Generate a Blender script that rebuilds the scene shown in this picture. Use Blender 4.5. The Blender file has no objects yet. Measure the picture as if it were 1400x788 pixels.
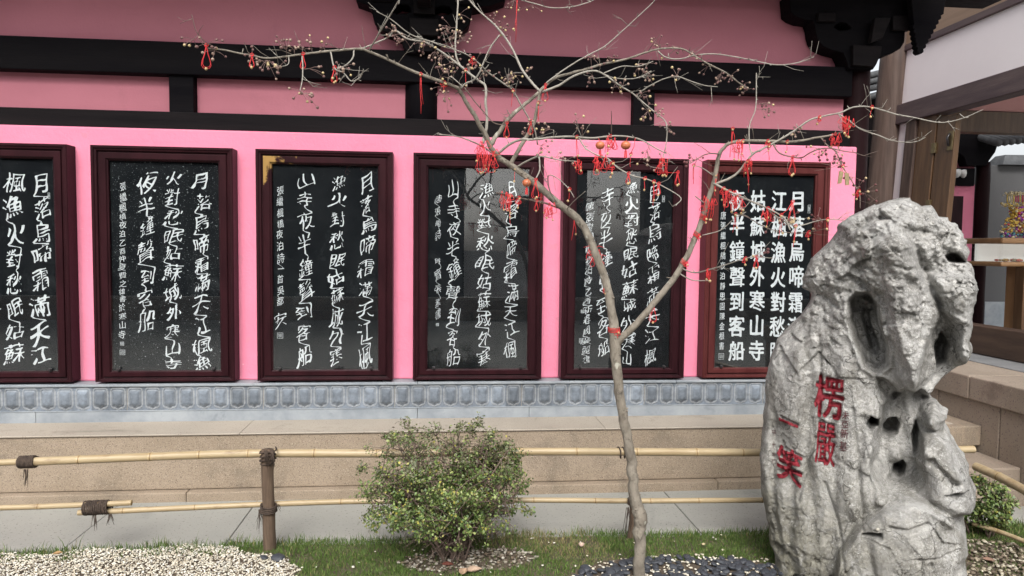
import bpy, math, random
import numpy as np
from mathutils import Vector, Matrix, noise
random.seed(7); rng = np.random.default_rng(7)
SC = bpy.context.scene; COL = SC.collection
RAD = math.radians

# ------------------------------------------------------------------ camera
CAM = np.array([0., -5., 1.64])
FPX = 970.
def _axes(yaw, pitch, roll):
    cy, sy, cp, sp = math.cos(yaw), math.sin(yaw), math.cos(pitch), math.sin(pitch)
    f = np.array([sy*cp, cy*cp, sp]); r = np.array([cy, -sy, 0.]); u = np.cross(r, f)
    cr, sr = math.cos(roll), math.sin(roll)
    return cr*r+sr*u, -sr*r+cr*u, f
RT, UP, FW = _axes(RAD(5.56), RAD(-3.26), RAD(.64))
cam_d = bpy.data.cameras.new('camera'); cam = bpy.data.objects.new('camera', cam_d); COL.objects.link(cam)
cam_d.sensor_width = 36.; cam_d.lens = FPX/1400*36; cam_d.clip_end = 800.; cam_d.clip_start = .05
cam.matrix_world = Matrix(((RT[0], UP[0], -FW[0], CAM[0]), (RT[1], UP[1], -FW[1], CAM[1]), (RT[2], UP[2], -FW[2], CAM[2]), (0, 0, 0, 1)))
SC.camera = cam

# ------------------------------------------------------------------ sky, sun, exposure
W = bpy.data.worlds.new('World'); SC.world = W; W.use_nodes = True
wn = W.node_tree.nodes; wl = W.node_tree.links
SUN_EL, SUN_AZ = 44., 186.           # azimuth clockwise from +Y (into the wall): light from behind the camera, a little right
sky = wn.new('ShaderNodeTexSky'); sky.sky_type = 'NISHITA'; sky.sun_disc = False
sky.sun_elevation = RAD(SUN_EL); sky.sun_rotation = RAD(SUN_AZ)
sky.air_density = 1.; sky.dust_density = 4.; sky.ozone_density = 1.
hs = wn.new('ShaderNodeHueSaturation'); hs.inputs['Saturation'].default_value = .22
wl.new(sky.outputs[0], hs.inputs['Color']); bg = wn['Background']
wl.new(hs.outputs[0], bg.inputs['Color']); bg.inputs['Strength'].default_value = .12
sd = bpy.data.lights.new('sun', 'SUN'); sd.energy = 1.45; sd.angle = RAD(28); sd.color = (1., .965, .92)
so = bpy.data.objects.new('sun', sd); COL.objects.link(so)
az, el = RAD(SUN_AZ), RAD(SUN_EL)
sdir = Vector((math.sin(az)*math.cos(el), math.cos(az)*math.cos(el), math.sin(el)))
so.rotation_euler = sdir.to_track_quat('Z', 'Y').to_euler(); so.location = (2, -6, 9)
SC.view_settings.view_transform = 'Standard'; SC.view_settings.look = 'None'
SC.view_settings.exposure = 1.05; SC.view_settings.gamma = 1.; SC.view_settings.use_curve_mapping = False

# ------------------------------------------------------------------ measuring helpers
def ray(x, y): return (x-700)/FPX*RT-(y-394)/FPX*UP+FW
def at(x, y, Y=0.):                   # a point of the survey on the plane at depth Y
    d = ray(x, y); return CAM+d*((Y-CAM[1])/d[1])
def atz(x, y, z=0.):
    d = ray(x, y); return CAM+d*((z-CAM[2])/d[2])

# ------------------------------------------------------------------ materials
def newmat(name):
    m = bpy.data.materials.new(name); m.use_nodes = True
    return m, m.node_tree.nodes, m.node_tree.links, m.node_tree.nodes['Principled BSDF']
def rgba(c): return (c[0], c[1], c[2], 1.)
def nz(n, l, vec, scale, detail=5., rough=.6, dist=0.):
    t = n.new('ShaderNodeTexNoise'); t.inputs['Scale'].default_value = scale; t.inputs['Detail'].default_value = detail
    t.inputs['Roughness'].default_value = rough; t.inputs['Distortion'].default_value = dist
    if vec is not None: l.new(vec, t.inputs['Vector'])
    return t.outputs['Fac']
def ramp(n, l, fac, stops):
    r = n.new('ShaderNodeValToRGB'); e = r.color_ramp.elements
    while len(e) < len(stops): e.new(.5)
    for q, (p, c) in zip(e, stops): q.position = p; q.color = rgba(c) if not isinstance(c, (int, float)) else (c, c, c, 1)
    l.new(fac, r.inputs[0]); return r.outputs[0]
def mix(n, l, fac, a, b, mode='MIX'):
    m = n.new('ShaderNodeMix'); m.data_type = 'RGBA'; m.blend_type = mode
    for k, v in ((0, fac), (6, a), (7, b)):
        s = m.inputs[k]
        if isinstance(v, (int, float)): s.default_value = v if k == 0 else (v, v, v, 1)
        elif isinstance(v, tuple): s.default_value = rgba(v)
        else: l.new(v, s)
    return m.outputs[2]
def coords(n, l, stretch=(1, 1, 1)):
    t = n.new('ShaderNodeTexCoord'); mp = n.new('ShaderNodeMapping'); mp.inputs['Scale'].default_value = stretch
    l.new(t.outputs['Object'], mp.inputs[0]); return mp.outputs[0]
def bumpit(n, l, b, h, strength, dist=.01):
    q = n.new('ShaderNodeBump'); q.inputs['Strength'].default_value = strength; q.inputs['Distance'].default_value = dist
    l.new(h, q.inputs['Height']); l.new(q.outputs[0], b.inputs['Normal'])
def std(name, c1, c2, scale=4., rough=.65, bump=.25, bscale=60., stretch=(1, 1, 1), speck=None, lo=.35, hi=.65, dist=.006, spec=.5, stain=None):
    m, n, l, b = newmat(name); v = coords(n, l, stretch)
    col = mix(n, l, ramp(n, l, nz(n, l, v, scale), [(lo, 0), (hi, 1)]), c1, c2)
    if stain:
        col = mix(n, l, ramp(n, l, nz(n, l, v, stain[1], 8, .7, .6), [(stain[2], 0), (stain[2]+.16, 1)]), col, stain[0])
    fine = nz(n, l, v, bscale, 6, .7)
    if speck:
        for (c, s, t) in speck:
            col = mix(n, l, ramp(n, l, nz(n, l, v, s, 2, .5), [(t, 0), (t+.05, 1)]), col, c)
    l.new(col, b.inputs['Base Color']); b.inputs['Roughness'].default_value = rough
    b.inputs['Specular IOR Level'].default_value = spec
    l.new(ramp(n, l, fine, [(.25, max(0, rough-.12)), (.75, min(1, rough+.12))]), b.inputs['Roughness'])
    if bump: bumpit(n, l, b, fine, bump, dist)
    return m
def vcol(name, rough=.6, jitter=.25, jscale=60., bump=.2, spec=.4):
    m, n, l, b = newmat(name); a = n.new('ShaderNodeVertexColor'); a.layer_name = 'Col'; v = coords(n, l)
    f = nz(n, l, v, jscale, 4)
    l.new(mix(n, l, ramp(n, l, f, [(.3, 0), (.7, 1)]), mix(n, l, 1., a.outputs[0], (1-jitter,)*3, 'MULTIPLY'), a.outputs[0]), b.inputs['Base Color'])
    b.inputs['Roughness'].default_value = rough; b.inputs['Specular IOR Level'].default_value = spec
    if bump: bumpit(n, l, b, f, bump, .004)
    return m
M = {}
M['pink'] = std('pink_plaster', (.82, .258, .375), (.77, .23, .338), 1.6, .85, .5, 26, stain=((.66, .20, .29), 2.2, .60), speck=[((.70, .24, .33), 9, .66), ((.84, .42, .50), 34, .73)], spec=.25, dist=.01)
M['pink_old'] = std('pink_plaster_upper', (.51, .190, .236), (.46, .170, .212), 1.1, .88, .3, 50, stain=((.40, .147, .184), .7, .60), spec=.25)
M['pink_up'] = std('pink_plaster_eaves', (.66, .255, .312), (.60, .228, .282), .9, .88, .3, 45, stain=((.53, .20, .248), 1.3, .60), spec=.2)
M['black'] = std('black_timber', (.005, .0045, .006), (.009, .008, .009), 3, .55, .35, 30, (.25, 1, 2), spec=.03)
M['black2'] = std('black_timber_worn', (.007, .006, .007), (.015, .0125, .013), 2.2, .55, .35, 30, (.3, 1, 3), spec=.05)
M['maroon_col'] = std('dark_maroon_lacquer', (.016, .007, .008), (.024, .011, .012), 3, .45, .2, 20, (2, 2, .3), spec=.05)
M['stone'] = std('blue_grey_stone', (.20, .225, .25), (.30, .325, .345), 5, .75, .4, 70, stain=((.13, .15, .175), 6, .60))
M['granite'] = std('tan_granite', (.24, .188, .133), (.30, .238, .175), 2.6, .85, .5, 120, speck=[((.11, .085, .065), 190, .60), ((.40, .34, .27), 210, .62), ((.09, .07, .055), 60, .72)], stain=((.165, .132, .098), 2.1, .55))
M['tread'] = std('worn_granite_top', (.31, .272, .225), (.36, .315, .26), 2.0, .8, .3, 80, speck=[((.14, .11, .085), 110, .64)], stain=((.19, .165, .135), 2.4, .56))
M['granite_r'] = std('reddish_granite', (.225, .180, .138), (.285, .232, .182), 2.4, .85, .45, 90, speck=[((.14, .11, .10), 95, .62), ((.36, .29, .24), 120, .66)], stain=((.14, .10, .08), 1.8, .56))
M['deck'] = std('grey_paving', (.17, .173, .178), (.22, .22, .222), 2.5, .6, .2, 40, (.3, 2, 1))
M['path'] = std('grey_path_stone', (.28, .28, .258), (.33, .326, .295), 1.4, .72, .25, 60, speck=[((.15, .15, .137), 70, .64)], stain=((.23, .232, .212), 1.2, .54))
M['joint'] = std('dark_joint', (.05, .05, .045), (.10, .10, .09), 12, .9, .2)
M['soil'] = std('garden_soil', (.075, .055, .038), (.13, .10, .07), 14, .95, .8, 60, dist=.02)
M['glass_w'] = std('white_paint_lamp', (.72, .72, .70), (.66, .66, .64), 4, .4, 0)
M['plaster_w'] = std('pale_pink_plaster', (.90, .83, .85), (.86, .79, .81), 1.2, .88, .25, 50, spec=.25)
M['pink_in'] = std('salmon_plaster', (.72, .38, .36), (.68, .35, .33), 1.5, .88, .2, 50, spec=.25)
M['wood_beam'] = std('purple_brown_beam', (.075, .048, .052), (.12, .082, .08), 4, .55, .4, 40, (3, .35, 3), spec=.35)
M['wood_col'] = std('weathered_brown_column', (.062, .040, .033), (.12, .082, .066), 6, .6, .45, 40, (4, 4, .25), spec=.3)
M['wood_door'] = std('varnished_brown_door', (.085, .042, .018), (.145, .078, .036), 5, .42, .3, 30, (4, 4, .4), stain=((.19, .14, .075), 5, .70))
M['lit'] = std('lit_display_panel', (.72, .72, .68), (.66, .66, .62), 3, .6, 0); M['lit'].node_tree.nodes['Principled BSDF'].inputs['Emission Color'].default_value = (1, .97, .9, 1); M['lit'].node_tree.nodes['Principled BSDF'].inputs['Emission Strength'].default_value = .22
M['wood_dark'] = std('dark_brown_threshold', (.045, .026, .018), (.075, .045, .03), 5, .5, .35, 30, (3, .4, 3), spec=.25)
M['wood_light'] = std('honey_wood', (.30, .16, .07), (.40, .23, .11), 5, .45, .3, 30, (1, 1, .3))
M['wood_fascia'] = std('tan_board', (.23, .15, .10), (.30, .20, .135), 5, .6, .3, 40, (3, .3, 3))
M['grey_wall'] = std('grey_render', (.085, .085, .088), (.10, .10, .102), 1., .9, .15, 60)
M['tile'] = std('grey_roof_tile', (.055, .058, .062), (.10, .105, .11), 8, .8, .3)
M['white_wall'] = std('white_render', (.78, .78, .76), (.70, .70, .68), 1., .9, .1)
M['brass'] = std('brass', (.22, .17, .09), (.16, .12, .06), 20, .4, .1)
M['brass'].node_tree.nodes['Principled BSDF'].inputs['Metallic'].default_value = .7
M['knob'] = std('dark_metal', (.02, .018, .02), (.04, .034, .036), 20, .35, .1)
M['letter'] = std('white_letter_paint', (.70, .725, .74), (.55, .58, .60), 60, .7, .3, 120, stain=((.46, .50, .53), 26, .60))
M['seal'] = std('seal_print', (.40, .42, .43), (.22, .235, .24), 160, .7, .1, 200, lo=.45, hi=.55)
M['red_paint'] = std('red_engraving_paint', (.20, .012, .022), (.29, .03, .045), 45, .6, .4, 90)
M['dkred_paint'] = std('dark_engraving_paint', (.085, .03, .035), (.13, .06, .06), 60, .8, .3, 90)
M['rope'] = std('brown_palm_rope', (.035, .024, .018), (.075, .052, .038), 30, .95, .8, 120, (1, 1, 1))
M['post'] = std('weathered_post_wood', (.072, .046, .030), (.14, .095, .062), 9, .85, .7, 50, (6, 6, .6), stain=((.05, .035, .024), 7, .56))
M['red'] = std('red_string', (.62, .028, .03), (.46, .015, .02), 60, .65, .2, 200)
M['bead'] = std('gold_bead', (.50, .37, .19), (.40, .27, .12), 60, .4, .1)
M['orange'] = std('orange_ornament', (.38, .085, .035), (.50, .16, .07), 30, .4, .2)
M['tagm'] = std('gold_paper_tag', (.30, .23, .12), (.20, .15, .075), 60, .55, .3)
M['bark'] = std('grey_bark', (.15, .128, .10), (.27, .24, .195), 22, .85, .9, 70, (1, 1, .6), stain=((.065, .055, .043), 34, .54), speck=[((.38, .37, .31), 30, .68)], dist=.008)
M['twig_pale'] = std('pale_twig_bark', (.32, .30, .26), (.215, .195, .165), 40, .8, .4, 120)
M['twig_dark'] = std('brown_twig_bark', (.12, .085, .07), (.18, .14, .115), 40, .8, .4, 120)
M['fruit'] = vcol('dried_berry', .6, .35, 120)
M['leaf'] = vcol('leaf', .45, .25, 90, .15, .45)
M['grass'] = vcol('grass_blade', .6, .15, 40, 0, .3)
M['gravel'] = vcol('gravel', .75, .15, 90, .3)
M['pebble'] = std('black_pebble', (.028, .032, .04), (.05, .055, .066), 20, .5, .3, 60)
M['deadleaf'] = vcol('dead_leaf', .7, .3, 40, .3)
M['jewel'] = vcol('festive_ornament', .45, .3, 120, .3)
M['twig_shrub'] = std('shrub_twig_bark', (.105, .072, .055), (.17, .125, .10), 40, .85, .3, 120)

def frame_mat(name, c1, c2, wear=False):
    m = std(name, c1, c2, 6, .36, .12, 60, (2, 2, .6), spec=.09); n = m.node_tree.nodes; l = m.node_tree.links; b = n['Principled BSDF']
    if wear:      # flaked corner where old gold paint shows: top left of this one frame (object space, metres from the frame's base)
        src = b.inputs['Base Color'].links[0].from_socket
        t = n.new('ShaderNodeTexCoord'); s = n.new('ShaderNodeSeparateXYZ'); l.new(t.outputs['Object'], s.inputs[0])
        def mr(inp, a, c):
            q = n.new('ShaderNodeMapRange'); q.inputs[1].default_value = a; q.inputs[2].default_value = c; l.new(inp, q.inputs[0]); return q.outputs[0]
        def mm(op, a, c):
            q = n.new('ShaderNodeMath'); q.operation = op
            for i, v in enumerate((a, c)):
                if isinstance(v, (int, float)): q.inputs[i].default_value = v
                else: l.new(v, q.inputs[i])
            return q.outputs[0]
        dx = mr(s.outputs['X'], .0, -.42); dz = mr(s.outputs['Z'], 1.12, 1.50)
        k = mm('MULTIPLY', dx, dz); k = mm('ADD', k, mm('MULTIPLY', mm('SUBTRACT', nz(n, l, t.outputs['Object'], 14, 6), .5), 1.5))
        l.new(mix(n, l, ramp(n, l, k, [(.70, 0), (.84, 1)]), src, (.30, .18, .06)), b.inputs['Base Color'])
    return m
M['frame'] = frame_mat('maroon_lacquer_frame', (.018, .0056, .0075), (.028, .0082, .0108))
M['frame_worn'] = frame_mat('maroon_frame_gold_worn', (.018, .0056, .0075), (.028, .0082, .0108), True)
M['frame_red'] = frame_mat('red_brown_frame', (.062, .015, .015), (.09, .025, .024))
def slab_mat(name, speck):
    return std(name, (.006, .0072, .009), (.012, .0135, .015), 3, .5, .15, 90, speck=speck, spec=.05, stain=((.030, .033, .035), 4, .56))
M['slab'] = slab_mat('black_stele_stone', [((.10, .105, .11), 140, .74)])
M['slab_flaked'] = slab_mat('black_stele_stone_flaked', [((.22, .235, .24), 85, .675), ((.11, .12, .12), 150, .66)])
def glass_mat():
    m, n, l, b = newmat('pane_glass'); n.remove(b); out = n['Material Output']
    tr = n.new('ShaderNodeBsdfTransparent'); tr.inputs[0].default_value = (.97, .98, .98, 1)
    gl = n.new('ShaderNodeBsdfGlossy'); gl.inputs['Roughness'].default_value = .0
    fr = n.new('ShaderNodeFresnel'); fr.inputs[0].default_value = 1.6
    ge = n.new('ShaderNodeNewGeometry'); mr = n.new('ShaderNodeMapRange'); mr.inputs[3].default_value = 1.6; mr.inputs[4].default_value = 1/1.6      # same index from either face of the pane
    l.new(ge.outputs['Backfacing'], mr.inputs[0]); l.new(mr.outputs[0], fr.inputs[0])
    mx = n.new('ShaderNodeMixShader'); l.new(fr.outputs[0], mx.inputs[0]); l.new(tr.outputs[0], mx.inputs[1]); l.new(gl.outputs[0], mx.inputs[2])
    l.new(mx.outputs[0], out.inputs[0]); return m
M['glass'] = glass_mat()
def bamboo_mat():
    m, n, l, b = newmat('dry_bamboo'); v = coords(n, l, (.5, 9, 9))
    c = mix(n, l, ramp(n, l, nz(n, l, v, 5, 6), [(.3, 0), (.7, 1)]), (.30, .222, .12), (.43, .345, .215))
    c = mix(n, l, ramp(n, l, nz(n, l, coords(n, l, (2, 5, 5)), 3, 8, .7), [(.56, 0), (.75, 1)]), c, (.20, .135, .075))
    a = n.new('ShaderNodeVertexColor'); a.layer_name = 'Col'
    l.new(mix(n, l, 1., c, a.outputs[0], 'MULTIPLY'), b.inputs['Base Color'])
    b.inputs['Roughness'].default_value = .42; bumpit(n, l, b, nz(n, l, v, 30, 4), .2, .003); return m
M['bamboo'] = bamboo_mat()
def rock_mat():
    m, n, l, b = newmat('limestone_rock'); v = coords(n, l)
    big = nz(n, l, v, 3.2, 6, .6, .5); fine = nz(n, l, v, 55, 8, .75); med = nz(n, l, v, 14, 8, .7, 1.2)
    c = mix(n, l, ramp(n, l, big, [(.35, 0), (.66, 1)]), (.205, .200, .188), (.42, .416, .402))
    c = mix(n, l, ramp(n, l, med, [(.36, 0), (.50, .0), (.72, 1)]), c, (.62, .605, .57))
    pm_ = ramp(n, l, nz(n, l, v, 4.5, 5, .65, .8), [(.36, .12), (.62, 1)]); pm2 = ramp(n, l, nz(n, l, coords(n, l, (1, 1, .45)), 6.5, 5, .65, 1.), [(.40, .1), (.62, 1)])
    c = mix(n, l, ramp(n, l, nz(n, l, coords(n, l, (1, 1, .3)), 5., 7, .7, 1.2), [(.47, 0), (.64, .85)]), c, (.16, .153, .135))
    c = mix(n, l, mix(n, l, 1., ramp(n, l, nz(n, l, v, 75, 5, .8), [(.47, 0), (.60, 1)]), pm_, 'MULTIPLY'), c, (.14, .132, .115))
    c = mix(n, l, mix(n, l, 1., ramp(n, l, nz(n, l, v, 110, 4, .8, .3), [(.53, 0), (.66, 1)]), pm2, 'MULTIPLY'), c, (.63, .622, .60))
    # pale calcite veins, thin and wandering
    vs = n.new('ShaderNodeTexVoronoi'); vs.feature = 'DISTANCE_TO_EDGE'; vs.inputs['Scale'].default_value = 5.5
    wv = n.new('ShaderNodeVectorMath'); wv.operation = 'MULTIPLY_ADD'; nt = n.new('ShaderNodeTexNoise'); nt.inputs['Scale'].default_value = 6; nt.inputs['Detail'].default_value = 5
    l.new(v, nt.inputs['Vector']); l.new(nt.outputs['Color'], wv.inputs[0]); wv.inputs[1].default_value = (.35, .35, .35); l.new(v, wv.inputs[2]); l.new(wv.outputs[0], vs.inputs['Vector'])
    vein = ramp(n, l, vs.outputs['Distance'], [(0, 1), (.018, 0)])
    c = mix(n, l, mix(n, l, 1., vein, ramp(n, l, big, [(.45, 0), (.6, .8)]), 'MULTIPLY'), c, (.62, .615, .59))
    # dark hairline cracks
    v2 = n.new('ShaderNodeTexVoronoi'); v2.feature = 'DISTANCE_TO_EDGE'; v2.inputs['Scale'].default_value = 3.1; l.new(wv.outputs[0], v2.inputs['Vector'])
    crk = ramp(n, l, v2.outputs['Distance'], [(0, 1), (.008, 0)])
    c = mix(n, l, mix(n, l, 1., crk, ramp(n, l, med, [(.42, 0), (.55, .9)]), 'MULTIPLY'), c, (.05, .047, .042))
    # olive algae low on the left flank
    s = n.new('ShaderNodeSeparateXYZ'); t = n.new('ShaderNodeTexCoord'); l.new(t.outputs['Object'], s.inputs[0])
    mr = n.new('ShaderNodeMapRange'); mr.inputs[1].default_value = .95; mr.inputs[2].default_value = .0; l.new(s.outputs['Z'], mr.inputs[0])
    mx_ = n.new('ShaderNodeMapRange'); mx_.inputs[1].default_value = .25; mx_.inputs[2].default_value = -.45; l.new(s.outputs['X'], mx_.inputs[0])
    alg = mix(n, l, 1., mix(n, l, 1., mr.outputs[0], mx_.outputs[0], 'MULTIPLY'), ramp(n, l, med, [(.30, 0), (.55, 1)]), 'MULTIPLY')
    c = mix(n, l, alg, c, (.125, .117, .078))
    l.new(c, b.inputs['Base Color']); b.inputs['Roughness'].default_value = .82; b.inputs['Specular IOR Level'].default_value = .35
    h = mix(n, l, .45, fine, med); h = mix(n, l, .22, h, vein, 'ADD'); h = mix(n, l, crk, h, 0.)
    bumpit(n, l, b, h, 1., .012); return m
M['rock'] = rock_mat()

# ------------------------------------------------------------------ object helpers
ORG = {}
def tag(o, label=None, cat=None, group=None, kind=None):
    if label: o['label'] = label
    if cat: o['category'] = cat
    if group: o['group'] = group
    if kind: o['kind'] = kind
    return o
def thing(name, base, label, cat, group=None):
    o = bpy.data.objects.new(name, None); COL.objects.link(o); o.location = tuple(base); o.empty_display_size = .2
    ORG[o.name] = np.array(base, float); return tag(o, label, cat, group)
def link_mesh(name, V, F, mat, parent=None, base=None, smooth=False, cols=None, bevel=0., quads=None):
    V = np.asarray(V, float); o0 = ORG[parent.name] if parent is not None else np.array(base if base is not None else (0, 0, 0), float)
    me = bpy.data.meshes.new(name)
    if quads is not None:                     # fast path for large arrays
        q = np.asarray(quads, np.int32); k = q.shape[1]
        me.vertices.add(len(V)); me.vertices.foreach_set('co', (V-o0).astype(np.float32).ravel())
        me.loops.add(q.size); me.loops.foreach_set('vertex_index', q.ravel())
        me.polygons.add(len(q)); me.polygons.foreach_set('loop_start', np.arange(0, q.size, k, dtype=np.int32)); me.polygons.foreach_set('loop_total', np.full(len(q), k, np.int32))
        me.update(calc_edges=True); me.validate()
    else:
        me.from_pydata((V-o0).tolist(), [], F); me.update()
    if smooth: me.polygons.foreach_set('use_smooth', [True]*len(me.polygons))
    if cols is not None:
        a = me.color_attributes.new('Col', 'FLOAT_COLOR', 'POINT'); c = np.ones((len(V), 4), np.float32); c[:, :3] = np.asarray(cols)[:, :3]
        a.data.foreach_set('color', c.ravel())
    me.materials.append(mat if not isinstance(mat, str) else M[mat])
    o = bpy.data.objects.new(name, me); COL.objects.link(o)
    if parent is not None: o.parent = parent
    else: o.location = tuple(o0)
    ORG[o.name] = o0
    if bevel:
        bv = o.modifiers.new('bevel', 'BEVEL'); bv.width = bevel; bv.segments = 2; bv.limit_method = 'ANGLE'; bv.angle_limit = RAD(40)
    return o
class MB:
    def __init__(s): s.V = []; s.F = []; s.C = []
    def add(s, V, F, c=(1, 1, 1)):
        n = len(s.V); s.V += [tuple(v) for v in V]; s.F += [[i+n for i in f] for f in F]; s.C += [c]*len(V) if not isinstance(c, list) else c; return s
    def box(s, x0, x1, y0, y1, z0, z1, c=(1, 1, 1), fn=None):
        V = [(x, y, z) for z in (z0, z1) for y in (y0, y1) for x in (x0, x1)]
        if fn: V = [fn(v) for v in V]
        return s.add(V, [[0, 2, 3, 1], [4, 5, 7, 6], [0, 1, 5, 4], [2, 6, 7, 3], [0, 4, 6, 2], [1, 3, 7, 5]], c)
    def prism(s, poly, y0, y1, c=(1, 1, 1)):              # outline in (x, z), extruded in y
        n = len(poly); V = [(p[0], y0, p[1]) for p in poly]+[(p[0], y1, p[1]) for p in poly]
        return s.add(V, [list(range(n)), list(range(2*n-1, n-1, -1))]+[[i, i+n, (i+1) % n+n, (i+1) % n] for i in range(n)], c)
    def tube(s, P, R, k=8, c=(1, 1, 1), cap=True):
        P = [Vector(p) for p in P]; n = len(P); R = list(R) if hasattr(R, '__len__') else [R]*n
        V = []; ref = None
        for i in range(n):
            t = (P[min(i+1, n-1)]-P[max(i-1, 0)]); t = t.normalized() if t.length > 1e-9 else Vector((0, 0, 1))
            if ref is None: ref = t.orthogonal().normalized()
            a = (ref-t*ref.dot(t)); a = a.normalized() if a.length > 1e-6 else t.orthogonal().normalized(); ref = a; b = t.cross(a)
            for j in range(k):
                w = 2*math.pi*j/k; V.append(P[i]+(a*math.cos(w)+b*math.sin(w))*R[i])
        F = [[i*k+j, i*k+(j+1) % k, (i+1)*k+(j+1) % k, (i+1)*k+j] for i in range(n-1) for j in range(k)]
        if cap: F += [list(range(k))[::-1], [(n-1)*k+j for j in range(k)]]
        if isinstance(c, list): c = [q for q in c for _ in range(k)]
        return s.add(V, F, c)
    def lathe(s, x, y, prof, k=16, c=(1, 1, 1)):
        return s.tube([(x, y, z) for r, z in prof], [r for r, z in prof], k, c)
    def ball(s, p, r, c=(1, 1, 1), sq=(1, 1, 1)):
        V, F = ICO; return s.add([(p[0]+v[0]*r*sq[0], p[1]+v[1]*r*sq[1], p[2]+v[2]*r*sq[2]) for v in V], F, c)
    def build(s, name, mat, parent=None, base=None, smooth=False, bevel=0., col=False):
        return link_mesh(name, s.V, s.F, mat, parent, base, smooth, s.C if col else None, bevel)
def _ico():
    import bmesh
    b = bmesh.new(); bmesh.ops.create_icosphere(b, subdivisions=1, radius=1.)
    r = [tuple(v.co) for v in b.verts], [[v.index for v in f.verts] for f in b.faces]; b.free(); return r
ICO = _ico()
def rect_frame(x0, x1, z0, z1, prof, sides=(1, 1, 1, 1), yo=0.):
    """mitred moulding: profile (w inward, y depth) run round a rectangle; sides scale w for left, right, bottom, top"""
    V = []; F = []; n = len(prof); L, R, B, T = sides
    for (w, y) in prof:
        V += [(x0+w*L, y+yo, z0+w*B), (x1-w*R, y+yo, z0+w*B), (x1-w*R, y+yo, z1-w*T), (x0+w*L, y+yo, z1-w*T)]
    for i in range(n-1):
        for j in range(4):
            F.append([i*4+j, i*4+(j+1) % 4, (i+1)*4+(j+1) % 4, (i+1)*4+j])
    return V, F
def smoothstep(a, b, x):
    t = np.clip((x-a)/(b-a), 0, 1); return t*t*(3-2*t)
def catmull(P, sub=4):
    P = [np.array(p, float) for p in P]; out = []
    if len(P) < 3: return P
    Q = [2*P[0]-P[1]]+P+[2*P[-1]-P[-2]]
    for i in range(1, len(Q)-2):
        for k in range(sub):
            t = k/sub; a, b, c, d = Q[i-1], Q[i], Q[i+1], Q[i+2]
            out.append(.5*((2*b)+(c-a)*t+(2*a-5*b+4*c-d)*t*t+(3*b-a-3*c+d)*t**3))
    return out+[P[-1]]

# ================================================================== SETTING
# ground sheet to the horizon, path, lawn bed
tag(MB().add([(-300, -300, -.012), (300, -300, -.012), (300, 300, -.012), (-300, 300, -.012)], [[0, 1, 2, 3]]).build('ground', 'path'), kind='structure')
p = MB(); xs = [-8.2, -6.4, -4.85, -3.35, -2.02, -1.18, .02, 1.5, 3.0, 4.4, 6.2, 9]
for a, b in zip(xs[:-1], xs[1:]): p.box(a+.003, b-.003, -1.16, -.385, -.06, random.uniform(-.0015, .0015))
tag(p.build('path', 'path', bevel=.004), kind='structure')
tag(MB().box(-8.2, 9, -1.16, -.385, -.011, -.006).build('path_joint_bed', 'joint'), kind='structure')
def lawn_z(x, y):
    return .022+.022*noise.noise(Vector((x*1.3, y*1.3, 3.)))+.012*max(0., min(1., (-1.2-y)/.3))
gx = np.linspace(-7, 7, 176); gy = np.linspace(-3.3, -1.13, 44)
V = []; F = []
for j, y in enumerate(gy):
    for i, x in enumerate(gx):
        yy = y+(.018*noise.noise(Vector((x*3, 0, 5))) if j == len(gy)-1 else 0)
        V.append((x, yy, lawn_z(x, y)+.006*noise.noise(Vector((x*9, y*9, 1))) if 0 < j < len(gy)-1 else -.004))
F = [[j*176+i, j*176+i+1, (j+1)*176+i+1, (j+1)*176+i] for j in range(43) for i in range(175)]
tag(link_mesh('garden_bed', V, F, 'soil', smooth=True), kind='structure')

# ---- granite terrace along the hall
ter = thing('granite_terrace', (0, -.1, 0), 'long tan granite terrace step below the grey carved base of the hall', 'terrace')
m = MB(); e = [-8, -5.6, -3.1, -.32, 2.45, 3.62]
for a, b in zip(e[:-1], e[1:]): m.box(a+.0012, b-.0012, -.335, -.02, .062, .416)
m.build('riser_block', 'granite', ter, bevel=.008)
m = MB(); e = [-8, -6.1, -3.6, -1.3, 1.1, 3.62]
for a, b in zip(e[:-1], e[1:]): m.box(a+.001, b-.001, -.347, .02, .4165, .4265)
m.build('tread_slab', 'tread', ter, bevel=.004)
m = MB(); e = [-8, -5.2, -3.9, -1.62, .5, 1.88, 3.62]
for a, b in zip(e[:-1], e[1:]): m.box(a+.002, b-.002, -.392+random.uniform(-.003, .003), -.03, -.03, .060)
m.build('base_course', 'granite', ter, bevel=.007)

# ---- temple hall
hall = thing('temple_hall', (0, .3, .424), 'long pink plastered temple hall with black timber beams and carved grey stone base', 'building')
# carved lotus band: real relief, one height field
Z0, Z1 = .506, .668
def petal(u, v):                                            # u across -0.5..0.5, v up 0..1
    x = u/.5; y = (v-.52)/.48
    hx = .80; hy = .86
    cusp = .16*math.exp(-(u/.12)**2) if y < 0 else 0.
    yy = y+(cusp*2.0 if y < 0 else 0)-(-.0)
    qx, qy = abs(x)-hx+.34, abs(yy if y > 0 else -(y+cusp*1.0))-hy+.34
    d = math.hypot(max(qx, 0), max(qy, 0))+min(max(qx, qy), 0)-.34
    h = 0.
    if d < -.16: h = .009+.012*min(1, (-.16-d)/.34)
    elif d < -.06: h = .0045*(1-abs((d+.11)/.05))**.5*.35+.001
    elif d < .06: h = .0085*math.sqrt(max(0, 1-((d)/.06)**2))+.0015
    else: h = .002+.004*min(1, (d-.06)/.2)
    ridge = 1. if (-.06 <= d < .08) else (.55 if d < -.16 and d > -.26 else 0.)
    return h, ridge
NU, NV = 22, 26; table = [[petal((i+.5)/NU-.5, j/(NV-1)) for i in range(NU)] for j in range(NV)]
PW = .1125; x0 = -7.2; npet = 92
V = []; C = []; nx = npet*NU
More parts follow.
